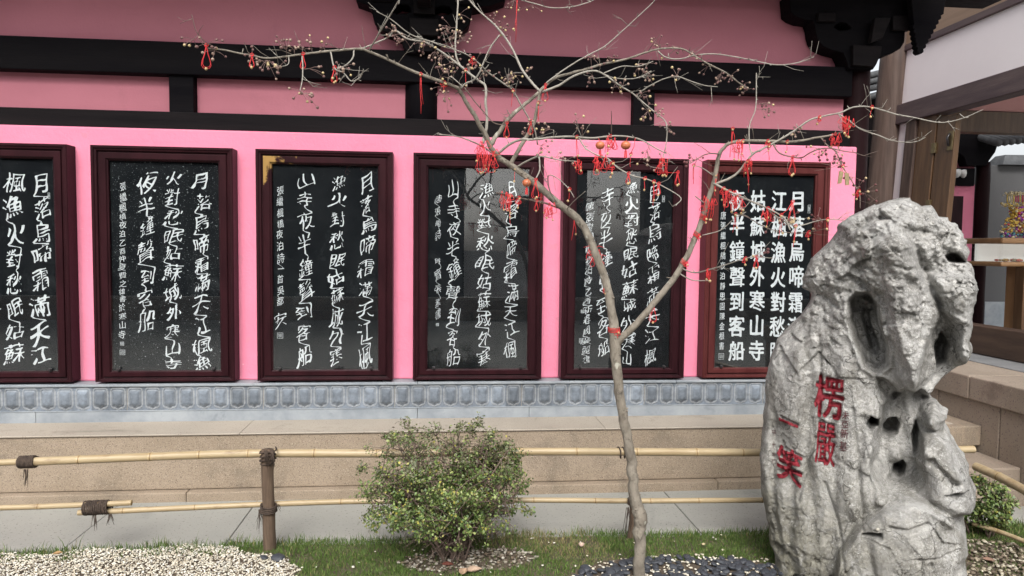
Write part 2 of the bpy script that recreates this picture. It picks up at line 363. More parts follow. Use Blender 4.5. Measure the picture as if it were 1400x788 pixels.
for j in range(NV):
    for k in range(npet):
        jog = (k*37 % 11)/11*.0012; pt_ = .78+.44*((k*53 % 17)/16)
        for i in range(NU):
            h, rd = table[j][i]
            seam = -.006 if ((k+3) % 8 == 0 and i == 0) else 0.
            V.append((x0+(k+(i+.5)/NU)*PW, .008-h-jog+seam*-1, Z0+(Z1-Z0)*j/(NV-1)))
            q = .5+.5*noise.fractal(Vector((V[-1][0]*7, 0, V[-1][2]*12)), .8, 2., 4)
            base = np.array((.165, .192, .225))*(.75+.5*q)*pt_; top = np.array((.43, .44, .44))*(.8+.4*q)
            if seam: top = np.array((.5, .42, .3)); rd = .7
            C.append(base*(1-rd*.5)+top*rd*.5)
F = [[j*nx+i, j*nx+i+1, (j+1)*nx+i+1, (j+1)*nx+i] for j in range(NV-1) for i in range(nx-1)]
M['petal'] = vcol('carved_stone', .8, .3, 45, .35)
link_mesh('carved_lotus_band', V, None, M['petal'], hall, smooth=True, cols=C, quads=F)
XE = x0+nx*PW/NU
m = MB()
e = [-7.2, -4.95, -2.72, -.176, .62, 3.1]
for a, b in zip(e[:-1], e[1:]): m.box(a+.0012, b-.0012, -.004, .3, .424, .499)
m.box(-7.2, 3.1, -.008, .3, .4995, .5055)
m.box(-7.2, 3.1, .012, .3, .506, .668); 
e = [-7.2, -4.0, -1.3, -.176, 1.7, 3.1]
for a, b in zip(e[:-1], e[1:]): m.box(a+.001, b-.001, -.010, .3, .6685, .685)
m.build('stone_plinth', 'stone', hall, bevel=.004)
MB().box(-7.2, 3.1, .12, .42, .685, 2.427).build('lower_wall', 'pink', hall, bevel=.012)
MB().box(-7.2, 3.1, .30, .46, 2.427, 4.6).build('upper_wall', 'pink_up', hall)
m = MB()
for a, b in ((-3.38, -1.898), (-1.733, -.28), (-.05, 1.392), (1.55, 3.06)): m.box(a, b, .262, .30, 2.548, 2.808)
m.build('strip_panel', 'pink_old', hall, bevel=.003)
MB().box(-7.2, 3.07, .17, .30, 2.4275, 2.552).build('rail_beam', 'black2', hall, bevel=.006)
MB().box(-7.2, 3.07, .165, .31, 2.806, 3.028).build('lintel_beam', 'black', hall, bevel=.008)
for a, b in ((-1.90, -1.735), (1.39, 1.552), (-5.22, -5.05)):
    MB().box(a, b, .195, .30, 2.545, 2.81).build('short_post', 'black', hall, bevel=.005)
def column(x, y, r, z0, z1, mat, parent, name='column'):
    m = MB(); m.lathe(x, y, [(r*1.02, z0), (r*1.01, (z0+z1)/2), (r*.97, z1-.05), (r*.94, z1)], 32); return m.build(name, mat, parent, smooth=True)
column(-.167, .30, .118, 2.40, 3.06, 'black', hall); column(-3.49, .30, .118, 2.40, 3.06, 'black', hall)
column(3.175, .30, .104, .42, 3.06, 'maroon_col', hall)
MB().lathe(3.175, .30, [(.17, .424), (.19, .46), (.18, .52), (.13, .56)], 28).build('column_base', 'stone', hall, smooth=True)
# brackets: traced outlines cut as solid boards, with blocks and a jutting tongue
def board(px, holes, Yf, th, name, mat, parent, dx=0.):
    cu = bpy.data.curves.new('c', 'CURVE'); cu.dimensions = '2D'; cu.fill_mode = 'BOTH'; cu.extrude = th/2; cu.bevel_depth = .006; cu.bevel_resolution = 1
    for loop in [px]+holes:
        s = cu.splines.new('POLY'); P = [at(x, y, Yf) for x, y in loop]; s.points.add(len(P)-1); s.use_cyclic_u = True
        for q, a in zip(s.points, P): q.co = (a[0]+dx, a[2], 0, 1)
    o = bpy.data.objects.new('c', cu); COL.objects.link(o); dg = bpy.context.evaluated_depsgraph_get()
    me = bpy.data.meshes.new_from_object(o.evaluated_get(dg)); bpy.data.objects.remove(o)
    V = [(v.co.x, Yf+th/2+v.co.z, v.co.y) for v in me.vertices]; F = [list(f.vertices) for f in me.polygons]
    bpy.data.meshes.remove(me)
    return link_mesh(name, V, F, mat, parent)
BR = [(557, 72), (551, 59), (549, 52), (538, 47), (524, 42), (515, 33), (511, 24), (510, 14), (505, 7), (488, 1), (484, -18), (694, -18), (690, 0), (672, 7), (655, 9), (645, 11), (643, 22), (640, 34), (632, 43), (620, 48), (605, 50), (601, 57), (597, 72)]
H1 = [(534, 17), (540, 9), (548, 5), (558, 6), (563, 11), (563, 17), (556, 20), (544, 21)]
H2 = [(590, 16), (596, 9), (605, 7), (615, 9), (620, 16), (615, 21), (604, 23), (595, 21)]
for dx in (0., -3.325):
    br = board(BR, [H1, H2], .13, .15, 'bracket_arm', 'black', hall, dx)
    a = at(580, 30, .1)
    def zz(y): return at(580, y, .1)[2]
    bl = lambda *q: MB().box(*q).build('bracket_block', 'black2', hall, bevel=.005)
    bl(a[0]-.075+dx, a[0]+.075+dx, .085, .125, zz(20), zz(-16)); bl(a[0]-.10+dx, a[0]+.10+dx, .07, .128, zz(50), zz(27))
    MB().prism([(a[0]-.06+dx, zz(71)), (a[0]+.06+dx, zz(71)), (a[0]+.08+dx, zz(56)), (a[0]-.08+dx, zz(56))], .09, .128).build('bracket_block', 'black2', hall, bevel=.005)
    MB().box(a[0]-.045+dx, a[0]+.045+dx, -.12, .084, zz(12), zz(-4)).build('bracket_tongue', 'black2', hall, bevel=.005)
    for s in (-1, 1): bl(a[0]+s*.29-.07+dx, a[0]+s*.29+.07+dx, .09, .128, zz(4), zz(-14))
BR2 = [(1161, 93), (1157, 80), (1153, 72), (1137, 68), (1126, 63), (1119, 55), (1116, 45), (1115, 36), (1112, 28), (1098, 26), (1088, 22), (1082, 17), (1080, -6), (1262, -6), (1256, 34), (1249, 38), (1240, 40), (1236, 44), (1235, 58), (1230, 66), (1220, 72), (1208, 75), (1200, 81), (1197, 88), (1193, 94)]
H3 = [(1139, 38), (1142, 33), (1148, 30), (1157, 31), (1163, 36), (1165, 40), (1158, 43), (1146, 43)]
board(BR2, [H3], .13, .15, 'bracket_arm', 'black', hall)
def ap(x, y, Y=.1): q = at(x, y, Y); return (q[0], q[2])
for q, ya, yb in (([(1165, 62), (1205, 64), (1203, 76), (1193, 92), (1165, 90)], .085, .125), ([(1118, 30), (1142, 30), (1142, 18), (1118, 18)], .09, .126), ([(1220, 42), (1244, 42), (1244, 22), (1220, 22)], .09, .126), ([(1190, 28), (1212, 28), (1200, 56), (1184, 62)], .04, .084)):
    MB().prism([ap(*w) for w in q], ya, yb).build('bracket_block', 'black2', hall, bevel=.005)
sc = []                                                       # carved drop at the corner, scalloped both sides
A, B_, Tp = (1250, 34), (1288, 14), (1257, 73)
for (s, e_, k) in ((A, Tp, 6), (Tp, B_, 9)):
    for i in range(k*4):
        t = i/(k*4); bx = s[0]+(e_[0]-s[0])*t; by = s[1]+(e_[1]-s[1])*t
        nx_, ny_ = (e_[1]-s[1]), -(e_[0]-s[0]); L = math.hypot(nx_, ny_); o_ = (2.2 if k == 6 else 3.)*abs(math.sin(math.pi*k*t))
        sgn = -1 if k == 6 else -1
        sc.append((bx+sgn*nx_/L*o_, by+sgn*ny_/L*o_))
sc += [(1292, -4), (1246, -4)]
board(sc, [], .0, .045, 'carved_drop', 'black', hall)
# eave: purlin, rafters, board and roof slope, all above the top of the picture except the corner
MB().box(-7.2, 4.15, .02, .24, 3.525, 3.70).build('eave_purlin', 'black2', hall, bevel=.01)
def roof_pt(x, t):                                            # t 0 at eave edge, 1 at ridge
    y = -1.0+t*4.2; z = 3.78+t*1.7+.35*t*t; return (x, y, z)
m = MB()
for i in range(8):
    a, b = i/8, (i+1)/8
    for (xa, xb) in ((-7.6, 3.62),):
        P = [roof_pt(xa, a), roof_pt(xb, a), roof_pt(xb, b), roof_pt(xa, b)]
        m.add(P+[(q[0], q[1], q[2]+.09) for q in P], [[3, 2, 1, 0], [4, 5, 6, 7], [0, 1, 5, 4], [1, 2, 6, 5], [2, 3, 7, 6], [3, 0, 4, 7]])
m.build('roof', 'black', hall)
m = MB()
for k in range(66):
    x = -7.5+k*.168
    m.tube([roof_pt(x, t) for t in np.linspace(0, 1, 9)], .055, 6)
    for v in range(1): pass
o_ = m.build('roof_tile_row', 'tile', hall, smooth=True); o_.location.z += .115; tag(o_, kind=None)
m = MB()
for k in range(37):
    x = -7.4+k*.295; P = [roof_pt(x, t) for t in (0.02, .2, .45)]; m.tube([(q[0], q[1], q[2]-.05) for q in P], .045, 8)
m.build('rafter', 'black', hall, smooth=True)

# ================================================================== CALLIGRAPHY
_gl = {}
def glyph(ch):
    if ch in _gl: return _gl[ch]
    c = bpy.data.curves.new('t', 'FONT'); c.body = ch; c.dimensions = '2D'; c.fill_mode = 'NONE'; c.resolution_u = 4
    o = bpy.data.objects.new('t', c); COL.objects.link(o); dg = bpy.context.evaluated_depsgraph_get()
    me = bpy.data.meshes.new_from_object(o.evaluated_get(dg)); bpy.data.objects.remove(o)
    adj = {}
    for e in me.edges:
        a, b = e.vertices; adj.setdefault(a, []).append(b); adj.setdefault(b, []).append(a)
    seen = set(); loops = []
    for s in range(len(me.vertices)):
        if s in seen or s not in adj: continue
        lp = [s]; seen.add(s); cur = s
        nxt = s+1 if (s+1) in adj[s] else adj[s][0]
        while nxt not in seen:
            seen.add(nxt); lp.append(nxt); cand = [q for q in adj[nxt] if q not in seen]
            if not cand: break
            nxt = cand[0]
        loops.append(np.array([(me.vertices[i].co.x-.5, me.vertices[i].co.y-.38) for i in lp]))
    bpy.data.meshes.remove(me); _gl[ch] = loops; return loops
_sdf = {}
GN = 92; GXY = np.linspace(-.68, .68, GN)
def glyph_sdf(ch):
    if ch in _sdf: return _sdf[ch]
    gx_, gy_ = np.meshgrid(GXY, GXY); G_ = np.stack([gx_.ravel(), gy_.ravel()], 1); best = np.full(len(G_), 9.); ins = np.zeros(len(G_), bool)
    for P in glyph(ch):
        for i in range(len(P)):
            a, b = P[i], P[(i+1) % len(P)]; ab = b-a; L2 = ab@ab
            if L2 < 1e-12: continue
            t = np.clip(((G_-a)@ab)/L2, 0, 1); best = np.minimum(best, np.hypot(*(G_-a-t[:, None]*ab).T))
            c = ((a[1] > G_[:, 1]) != (b[1] > G_[:, 1])); x_ = a[0]+(G_[:, 1]-a[1])/(ab[1] if abs(ab[1]) > 1e-9 else 1e-9)*ab[0]; ins ^= c & (G_[:, 0] < x_)
    S = np.where(ins, best, -best).reshape(GN, GN)
    gy2, gx2 = np.gradient(S); nrm = np.hypot(gx2, gy2)+1e-6; _sdf[ch] = (S, gx2/nrm, gy2/nrm); return _sdf[ch]
def blur(S, n):
    for _ in range(n):
        P = np.pad(S, 1, mode='edge'); S = .25*S+.125*(P[:-2, 1:-1]+P[2:, 1:-1]+P[1:-1, :-2]+P[1:-1, 2:])+.0625*(P[:-2, :-2]+P[:-2, 2:]+P[2:, :-2]+P[2:, 2:])
    return S
def contours(S):
    """iso lines of S = 0 as closed loops (marching squares)"""
    pos = S > 0; seg = {}
    J, I = np.nonzero((pos[:-1, :-1] != pos[1:, :-1]) | (pos[:-1, :-1] != pos[:-1, 1:]) | (pos[1:, 1:] != pos[1:, :-1]) | (pos[1:, 1:] != pos[:-1, 1:]))
    pt = {}
    def ek(j, i, j2, i2):
        k = (j, i, j2, i2)
        if k not in pt:
            a, b = S[j, i], S[j2, i2]; t = a/(a-b); pt[k] = (GXY[i]+(GXY[i2]-GXY[i])*t, GXY[j]+(GXY[j2]-GXY[j])*t)
        return k
    for j, i in zip(J.tolist(), I.tolist()):
        a, b, c, d = pos[j, i], pos[j, i+1], pos[j+1, i+1], pos[j+1, i]; E = []
        if a != b: E.append((0, ek(j, i, j, i+1)))
        if b != c: E.append((1, ek(j, i+1, j+1, i+1)))
        if c != d: E.append((2, ek(j+1, i, j+1, i+1)))
        if d != a: E.append((3, ek(j, i, j+1, i)))
        prs = [(E[0][1], E[1][1])] if len(E) == 2 else ([(E[0][1], E[1][1]), (E[2][1], E[3][1])] if (a == (S[j:j+2, i:i+2].mean() > 0)) else [(E[3][1], E[0][1]), (E[1][1], E[2][1])])
        for u, v in prs: seg.setdefault(u, []).append(v); seg.setdefault(v, []).append(u)
    out = []; seen = set()
    for s0 in seg:
        if s0 in seen: continue
        lp = [s0]; seen.add(s0); cur = s0
        while True:
            nx_ = [q for q in seg[cur] if q not in seen]
            if not nx_: break
            cur = nx_[0]; seen.add(cur); lp.append(cur)
        if len(lp) > 5: out.append(np.array([pt[k] for k in lp]))
    return out
_NG = {}
def brush(ch, seed, off, var, smooth, slant, wob):
    """a brush-like version of a character: strokes swell and thin with direction, corners melt, the whole leans"""
    if not glyph(ch): return []
    S, nx_, ny_ = glyph_sdf(ch); k = seed % 16
    ink = float((S > 0).mean())*1.85; off = max(off-max(0., ink-.26)*.085, min(off, -.001)); var = var*(1. if ink < .3 else max(.45, 1-(ink-.3)*3.))
    if k not in _NG: _NG[k] = blur(np.array([[noise.noise(Vector((a*2.6+k*7.3, b*2.6, k*1.7))) for a in GXY] for b in GXY]), 1)
    aniso = -(nx_*ny_)*2                                          # + on strokes that fall to the right
    F = blur(S+off+var*_NG[k]+var*.55*blur(aniso, 2)-var*.32*blur(ny_*ny_, 2), max(1, smooth//3))
    F[0] = F[-1] = -1; F[:, 0] = F[:, -1] = -1
    out = []
    for P in contours(F):
        a2 = abs(.5*np.sum(P[:, 0]*np.roll(P[:, 1], -1)-P[:, 1]*np.roll(P[:, 0], -1)))
        if a2 < .0012: continue
        for _ in range(2): P = .5*P+.25*(np.roll(P, 1, 0)+np.roll(P, -1, 0))
        wx = np.array([noise.noise(Vector((a*1.7, b*1.7, seed*3.1+50))) for a, b in P]); wy = np.array([noise.noise(Vector((a*1.7, b*1.7, seed*3.1+90))) for a, b in P])
        P = P+wob*np.stack([wx, wy], 1); x, y = P[:, 0], P[:, 1]
        out.append(np.stack([x+.06*slant*y, y+slant*x-.10*slant*x*x], 1))
    return out
def fill_loops(loops):
    """2-D loops -> filled mesh data"""
    cu = bpy.data.curves.new('c', 'CURVE'); cu.dimensions = '2D'; cu.fill_mode = 'BOTH'
    for P in loops:
        s = cu.splines.new('POLY'); s.points.add(len(P)-1); s.use_cyclic_u = True
        co = np.zeros((len(P), 4)); co[:, :2] = P; co[:, 3] = 1; s.points.foreach_set('co', co.ravel())
    o = bpy.data.objects.new('c', cu); COL.objects.link(o); dg = bpy.context.evaluated_depsgraph_get()
    me = bpy.data.meshes.new_from_object(o.evaluated_get(dg)); bpy.data.objects.remove(o)
    V = np.array([v.co[:2] for v in me.vertices]); F = [list(f.vertices) for f in me.polygons]; bpy.data.meshes.remove(me); return V, F
YS = .052                                                   # face of the stone slabs
def text_column(chars, xt, yt, xb, yb, wpx, style, parent, seed, name='inscription', vary=.34):
    off, var, sm, slant, wob, link = style
    A, B = at(xt, yt, YS), at(xb, yb, YS); W_ = wpx*(A[1]+5)/FPX*1.0
    r = random.Random(seed); n = len(chars); hs_ = [1+r.uniform(-vary, vary) for _ in chars]; tot = sum(hs_)
    Vs = []; Fs = []; cum = 0.; nv = 0
    H = A[2]-B[2]
    prev = None
    for i, ch in enumerate(chars):
        h = hs_[i]/tot*H; cz = A[2]-cum-h/2; cum += h
        f = (A[2]-cz)/H; cx = A[0]+(B[0]-A[0])*f+r.uniform(-.3, .3)*vary*W_
        w = W_*(1+r.uniform(-vary, vary)*.8); an = r.uniform(-.16, .16)*(vary > .1)
        loops = brush(ch, seed*13+i, off, var, sm, slant+r.uniform(-.05, .05), wob)
        loops = [np.stack([cx+(P[:, 0]*math.cos(an)-P[:, 1]*math.sin(an))*w*.83, cz+(P[:, 0]*math.sin(an)+P[:, 1]*math.cos(an))*min(h*.87, w*1.2)], 1) for P in loops]
        if not loops: continue
        V_, F_ = fill_loops(loops); Vs.append(V_); Fs += [[q+nv for q in f_] for f_ in F_]; nv += len(V_)
        allp = np.vstack(loops); top = allp[np.argmax(allp[:, 1])]; bot = allp[np.argmin(allp[:, 1])]
        if link and prev is not None and r.random() < link:
            mid = (prev+top)/2+np.array([.18*w*r.choice((-1, 1)), 0]); k = np.linspace(0, 1, 8)[:, None]
            c_ = (1-k)**2*prev+2*k*(1-k)*mid+k*k*top; wd = .022*w*(.4+np.abs(np.linspace(-1, 1, 8)))[:, None]
            dirv = np.gradient(c_, axis=0); nn = np.stack([dirv[:, 1], -dirv[:, 0]], 1); nn /= np.hypot(nn[:, 0], nn[:, 1])[:, None]+1e-9
            V_, F_ = fill_loops([np.vstack([c_+nn*wd, (c_-nn*wd)[::-1]])])
            Vs.append(V_); Fs += [[q+nv for q in f_] for f_ in F_]; nv += len(V_)
        prev = bot
    V = np.vstack(Vs); V3 = np.stack([V[:, 0], np.full(len(V), YS-.0016), V[:, 1]], 1)
    return link_mesh(name, V3, Fs, 'letter', parent)

PX = {1: (-3.40, -2.486), 2: (-2.338, -1.423), 3: (-1.273, -.351), 4: (-.209, .705), 5: (.846, 1.758), 6: (1.897, 2.831)}
BOLD, RUN, MID, THIN, RUN5, CLER, SMALL = ((.012, .040, 5, .28, .15, .5), (.006, .038, 5, .30, .17, .7), (-.001, .032, 5, .28, .18, .7), (-.005, .012, 5, .26, .22, 1.), (-.001, .030, 5, .32, .19, .9), (.024, .020, 3, .02, .03, 0), (.005, .012, 2, .16, .06, .2))
COLS = {
 1: [('月落烏啼霜滿天江', 57, 234, 56, 500, 29, BOLD), ('楓漁火對愁眠姑蘇', 20, 233, 20, 500, 28, BOLD), ('城外寒山寺夜半鐘', -16, 232, -14, 500, 28, BOLD), ('聲到客船', -52, 232, -50, 400, 28, BOLD)],
 2: [('月落烏啼霜滿天江楓漁', 276.5, 232, 276, 508, 27, RUN), ('火對愁眠姑蘇城外寒山寺', 237, 233, 236, 508, 26, RUN), ('夜半鐘聲到客船', 201, 229, 200, 457, 29, RUN), ('張繼楓橋夜泊乙酉仲夏費之雄書於寒山寺', 168.5, 248, 167, 464, 11, SMALL)],
 3: [('月落烏啼霜滿天江楓', 503, 234, 499, 507, 25, MID), ('漁火對愁眠姑蘇城外寒', 462.5, 238, 460, 504, 25, MID), ('山寺夜半鐘聲到客船', 418, 234, 417, 504, 26, MID), ('張繼楓橋夜泊詩一首吳都', 382.5, 253, 384, 419, 11.5, SMALL), ('安', 383.5, 426, 383.5, 449, 20, MID)],
 4: [('月落烏啼霜滿天江楓', 700, 246, 699, 494, 24, THIN), ('漁火對愁眠姑蘇城外寒', 664.5, 247, 661, 502, 23, THIN), ('山寺夜半鐘聲到客船', 621, 244, 619, 502, 24, THIN), ('唐張繼詩', 599, 266, 599, 330, 10.5, THIN), ('時齋張素書', 599, 348, 599, 438, 10.5, THIN)],
 5: [('月落烏啼霜滿天江楓', 896.5, 249, 890, 502, 24, RUN5), ('漁火對愁眠姑蘇城外寒山', 864.5, 247, 856.5, 503, 24, RUN5), ('寺夜半鐘聲到客船', 829, 253, 825, 487, 24, RUN5), ('唐張繼楓橋夜泊詩乙酉新春周慶麗書', 807, 275, 801, 498, 14, RUN5)],
 6: [('月落烏啼霜滿天', 1090.5, 258, 1086, 500, 29, CLER), ('江楓漁火對愁眠', 1065.5, 258, 1062, 498, 28, CLER), ('姑蘇城外寒山寺', 1036.5, 257, 1034, 496, 28, CLER), ('夜半鐘聲到客船', 1008, 257, 1007, 496, 28, CLER), ('唐張繼楓橋夜泊靜思園陳金根書', 989, 288, 986.5, 480, 10, (.010, .012, 3, .03, .02, 0))]}
SEALS = {1: [(67, 268, 3, 8)], 2: [(167, 470, 5, 5), (167.5, 482, 7, 7)], 3: [(383, 459, 8, 8)], 4: [(598, 444, 4, 4)], 5: [(794.5, 466, 6, 7), (796, 426, 4, 5), (907, 272, 4, 9)], 6: [(986, 487.5, 8, 9), (1106, 286, 4, 12)]}
LAB = {1: 'dark framed black stele cut by the left picture edge, bold white characters',
 2: 'dark framed black stele with white flaked specks and bold running script, second from left',
 3: 'dark framed black stele whose frame shows worn gold paint at its top left corner',
 4: 'dark framed black stele with the thinnest cursive script, above and behind the round shrub',
 5: 'dark framed black stele directly behind the forked tree trunk, flowing white script',
 6: 'red brown framed black stele beside the rock with heavy upright white characters'}
OUT = [(0, .118), (0, .005), (.004, 0), (.015, 0), (.019, .004), (.019, .009), (.031, .011), (.034, .015), (.034, .026), (.045, .028)]
SASH = [(.0445, .034), (.0445, .018), (.048, .016), (.083, .016), (.087, .020), (.087, .026), (.094, .028), (.097, .032), (.097, .058)]
for i in range(1, 7):
    xa, xb = PX[i]; za, zb = .700, 2.290
    t = thing('calligraphy_stele', ((xa+xb)/2, .06, za), LAB[i], 'stele', 'framed calligraphy steles on the pink wall')
    fm = M['frame_red'] if i == 6 else M['frame']
    sides = (1.05, 1.05, .62, 1.)
    V, F = rect_frame(xa, xb, za, zb, OUT, sides); link_mesh('outer_frame', V, F, fm, t)
    V, F = rect_frame(xa, xb, za, zb, SASH, (1.05, 1.05, .74, 1.)); link_mesh('inner_frame', V, F, M['frame_worn'] if i == 3 else fm, t)
    MB().box(xa+.02, xb-.02, YS+.008, .116, za+.02, zb-.02).build('back_board', 'black', t)
    sl = MB().box(xa+.095, xb-.095, YS, YS+.0075, za+.065, zb-.09).build('stone_slab', 'slab_flaked' if i == 2 else 'slab', t)
    gl = MB().box(xa+.094, xb-.094, .029, .033, za+.066, zb-.091).build('glass_pane', 'glass', t)
    for k, (ch, x1, y1, x2, y2, w, st) in enumerate(COLS[i]):
        text_column(ch, x1, y1, x2, y2, w, st, sl, i*10+k, vary=.06 if i == 6 else .2)
    for (sx, sy, sw, sh) in SEALS[i]:
        a = at(sx, sy, YS); q = 5.05/FPX/2
        V, F = rect_frame(a[0]-sw*q, a[0]+sw*q, a[2]-sh*q, a[2]+sh*q, [(0, 0), (.004, 0)], yo=YS-.0015)
        m = MB().add(V, F)
        for u in np.linspace(-.5, .5, 4): m.box(a[0]+u*sw*q*1.1-.0015, a[0]+u*sw*q*1.1+.0015, YS-.0016, YS-.0008, a[2]-sh*q*random.uniform(.3, .7), a[2]+sh*q*random.uniform(.3, .7))
        for u in (-.4, .1, .5): m.box(a[0]-sw*q*.6, a[0]+sw*q*.6, YS-.0018, YS-.001, a[2]+u*sh*q-.0014, a[2]+u*sh*q+.0014)
        m.build('seal', 'seal', sl)
    for fx in (.16, .84):
        x = xa+(xb-xa)*fx
        m = MB(); m.tube([(x, .028, za+.085), (x, .010, za+.085), (x, .006, za+.085), (x, .002, za+.085)], [.005, .005, .010, .007], 12)
        m.box(x-.009, x+.009, .020, .0285, za+.070, za+.092); m.build('knob', 'knob', t, bevel=.001)
    for fx in (.1, .9): MB().box(xa+(xb-xa)*fx-.02, xa+(xb-xa)*fx+.02, .03, .10, .6855, .6995).build('support_block', 'black2', t)

# ================================================================== SIDE HALL (right), its walls battered inward
KX = .061
def bat(v): return (v[0]+KX*(v[2]-.76), v[1], v[2])
XW = 4.6
side = thing('side_hall', (XW, 1.2, .77), 'pale pink side hall at right with brown leaning column, sloping beam and open wooden door', 'building')
MB().lathe(0, 0, [(.02, 0), (.02, .01)], 6)
m = MB(); P = [bat((XW+.02, 2.27, z)) for z in np.linspace(.77, 4.1, 8)]; m.tube(P, [.165, .165, .165, .163, .162, .16, .158, .155], 32); m.build('column', 'wood_col', side, smooth=True)
MB().box(XW+.03, XW+.18, 1.955, 2.28, .77, 2.99, fn=bat).build('wall_panel', 'plaster_w', side)
MB().box(XW+.03, XW+.18, -1.6, 2.12, 3.175, 3.735, fn=bat).build('upper_wall_panel', 'plaster_w', side)
MB().box(XW-.02, XW+.14, -1.7, 2.28, 2.972, 3.178, fn=bat).build('lintel_beam', 'wood_beam', side, bevel=.008)
MB().box(XW-.0, XW+.16, -1.7, 2.12, 3.735, 3.80, fn=bat).build('moulding', 'wood_beam', side, bevel=.006)
MB().box(XW+.012, XW+.16, -1.7, 2.12, 3.80, 4.15, fn=bat).build('fascia_board', 'wood_fascia', side, bevel=.006)
MB().box(XW-.005, XW+.17, 1.80, 1.957, 1.0, 2.974, fn=bat).build('door_jamb', 'wood_col', side, bevel=.006)
MB().box(XW+.02, XW+.15, 1.535, 1.798, 1.0, 2.974, fn=bat).build('door_post', 'wood_door', side, bevel=.006)
lf = MB().box(XW+.03, XW+.085, 1.27, 1.522, 1.03, 2.93, fn=bat).build('door', 'wood_door', side, bevel=.006)
for z in (2.60, 2.05, 1.3): MB().box(XW+.012, XW+.032, 1.50, 1.56, z, z+.10, fn=bat).build('hinge', 'brass', lf, bevel=.002)
m = MB(); m.box(XW+.02, XW+.031, 1.28, 1.35, 2.60, 2.78, fn=bat); m.build('latch_plate', 'brass', lf, bevel=.002)
m = MB(); m.tube([bat((XW+.018, 1.32, 2.76)), bat((XW+.0, 1.33, 2.72)), bat((XW+.015, 1.32, 2.64))], [.010, .013, .010], 8); m.build('latch', 'knob', lf, smooth=True)
m = MB().box(XW-.03, XW+.14, -1.6, 1.80, .772, 1.012, fn=bat); m.build('threshold', 'wood_dark', side, bevel=.008)
MB().box(XW+.02, XW+.17, -1.9, -1.6, .77, 2.974, fn=bat).build('door_post', 'wood_door', side, bevel=.006)
# end frame across the gallery: beam and salmon wall over it
Ye = 2.75
def bx_px(x0, y0, x1, y1, Y, th, name, mat, parent, bevel=.004):
    a, b = at(x0, y0, Y), at(x1, y1, Y); xm = min(max((x0+x1)/2, 1195), 1350); a[2] = at(xm, y0, Y)[2]; b[2] = at(xm, y1, Y)[2]; return MB().box(min(a[0], b[0]), max(a[0], b[0]), Y, Y+th, min(a[2], b[2]), max(a[2], b[2])).build(name, mat, parent, bevel=bevel)
bx_px(1290, 152.5, 1560, 181, Ye, .16, 'cross_beam', 'wood_door', side)
bx_px(1285, 60, 1560, 152, Ye+.03, .1, 'gable_wall', 'pink_in', side)
MB().box(XW+.2, 8.6, -1.9, Ye, 4.3, 4.36).build('ceiling', 'black', side)
m = MB().box(XW+.15, 9., -2.2, 2.9, 4.87, 5.0); m.build('roof', 'tile', side)

# platform with steps at the foot of the side hall
plat = thing('stone_platform', (4.4, .3, 0), 'raised reddish granite platform with cheek wall and low steps at right below the side hall', 'platform')
m = MB()
for a, b in ((-2.9, -1.55), (-1.55, -.575), (-.575, .03), (.03, 1.4), (1.4, 2.7)): m.box(3.775, 4.3, a+.0035, b-.0035, -.02, .592)
m.build('cheek_wall', 'granite_r', plat, bevel=.008)
m = MB()
for a, b in ((-2.9, -1.3), (-1.3, -.315), (-.315, 1.1), (1.1, 2.7)): m.box(3.745, 4.27, a+.002, b-.002, .594, .762)
m.build('coping_slab', 'granite_r', plat, bevel=.010)
m = MB()
for k in range(9): m.box(4.272, 9., -2.9+k*.63+.002, -2.9+(k+1)*.63-.002, .3, .768+random.uniform(-.001, .001))
m.build('floor_paving', 'deck', plat, bevel=.003)
m = MB(); m.box(3.622, 3.772, -.42, .3, .285, .4262); m.box(3.30, 3.62, -.43, -.352, .285, .4262); m.build('step', 'granite', plat, bevel=.008)
m = MB(); m.box(3.30, 3.773, -.775, -.40, .11, .238); m.build('step', 'granite_r', plat, bevel=.012)
MB().box(3.2, 3.774, -.82, -.5, -.02, .108).build('step', 'granite_r', plat, bevel=.008)

# far hall seen through the doorway
Yf = 4.6
far = thing('far_hall', tuple(at(1335, 430, Yf)), 'distant dark columned hall with pink wall seen through the open doorway', 'building')
bx_px(1285, 252, 1322.5, 470, Yf, .2, 'wall', 'pink', far); bx_px(1285, 190, 1332, 232, Yf+.05, .2, 'upper_wall', 'pink_old', far)
bx_px(1282, 230, 1332, 254, Yf-.06, .2, 'rail_beam', 'black', far)
bx_px(1280, 268, 1308, 470, Yf-.07, .06, 'stele_frame', 'frame', far)
bx_px(860, 128, 1222, 470, Yf, .2, 'dark_wall', 'black2', far)
m = MB()
for k in range(4): m.tube([at(860, 112+k*9-40, Yf-.2), at(1150, 112+k*9-(0 if k < 3 else -4), Yf-.2), at(1240, 92+k*9, Yf-.2)], .045, 8)
m.build('eave_tile_row', 'tile', far, smooth=True)
a = at(1334, 440, Yf); b = at(1334, 222, Yf); m = MB(); m.lathe(a[0], Yf, [(.095, a[2]-.6), (.095, b[2]-.2), (.09, b[2])], 24); m.build('column', 'maroon_col', far, smooth=True)
board([(1300, 150), (1300, 196), (1308, 208), (1318, 214), (1322, 226), (1348, 226), (1352, 219), (1360, 208), (1364, 196), (1366, 186), (1362, 150)], [], Yf-.1, .2, 'bracket_arm', 'black', far)
m = MB()
for k in range(7):
    q = at(1366+k*9, 196-k*1.0, Yf-.5); m.tube([q, q+np.array([.15, 1.6, .55])], .05, 8)
m.build('eave_tile_row', 'tile', far, smooth=True)
gw = thing('courtyard_wall', tuple(at(1390, 430, 5.2)), 'plain grey courtyard wall with tiled coping seen through the doorway', 'wall')
bx_px(1347, 226, 1600, 455, 5.2, .25, 'wall', 'grey_wall', gw); bx_px(1347, 413, 1600, 470, 5.16, .05, 'dado', 'stone', gw)
a = at(1364, 226, 5.2); b = at(1600, 214, 5.2)
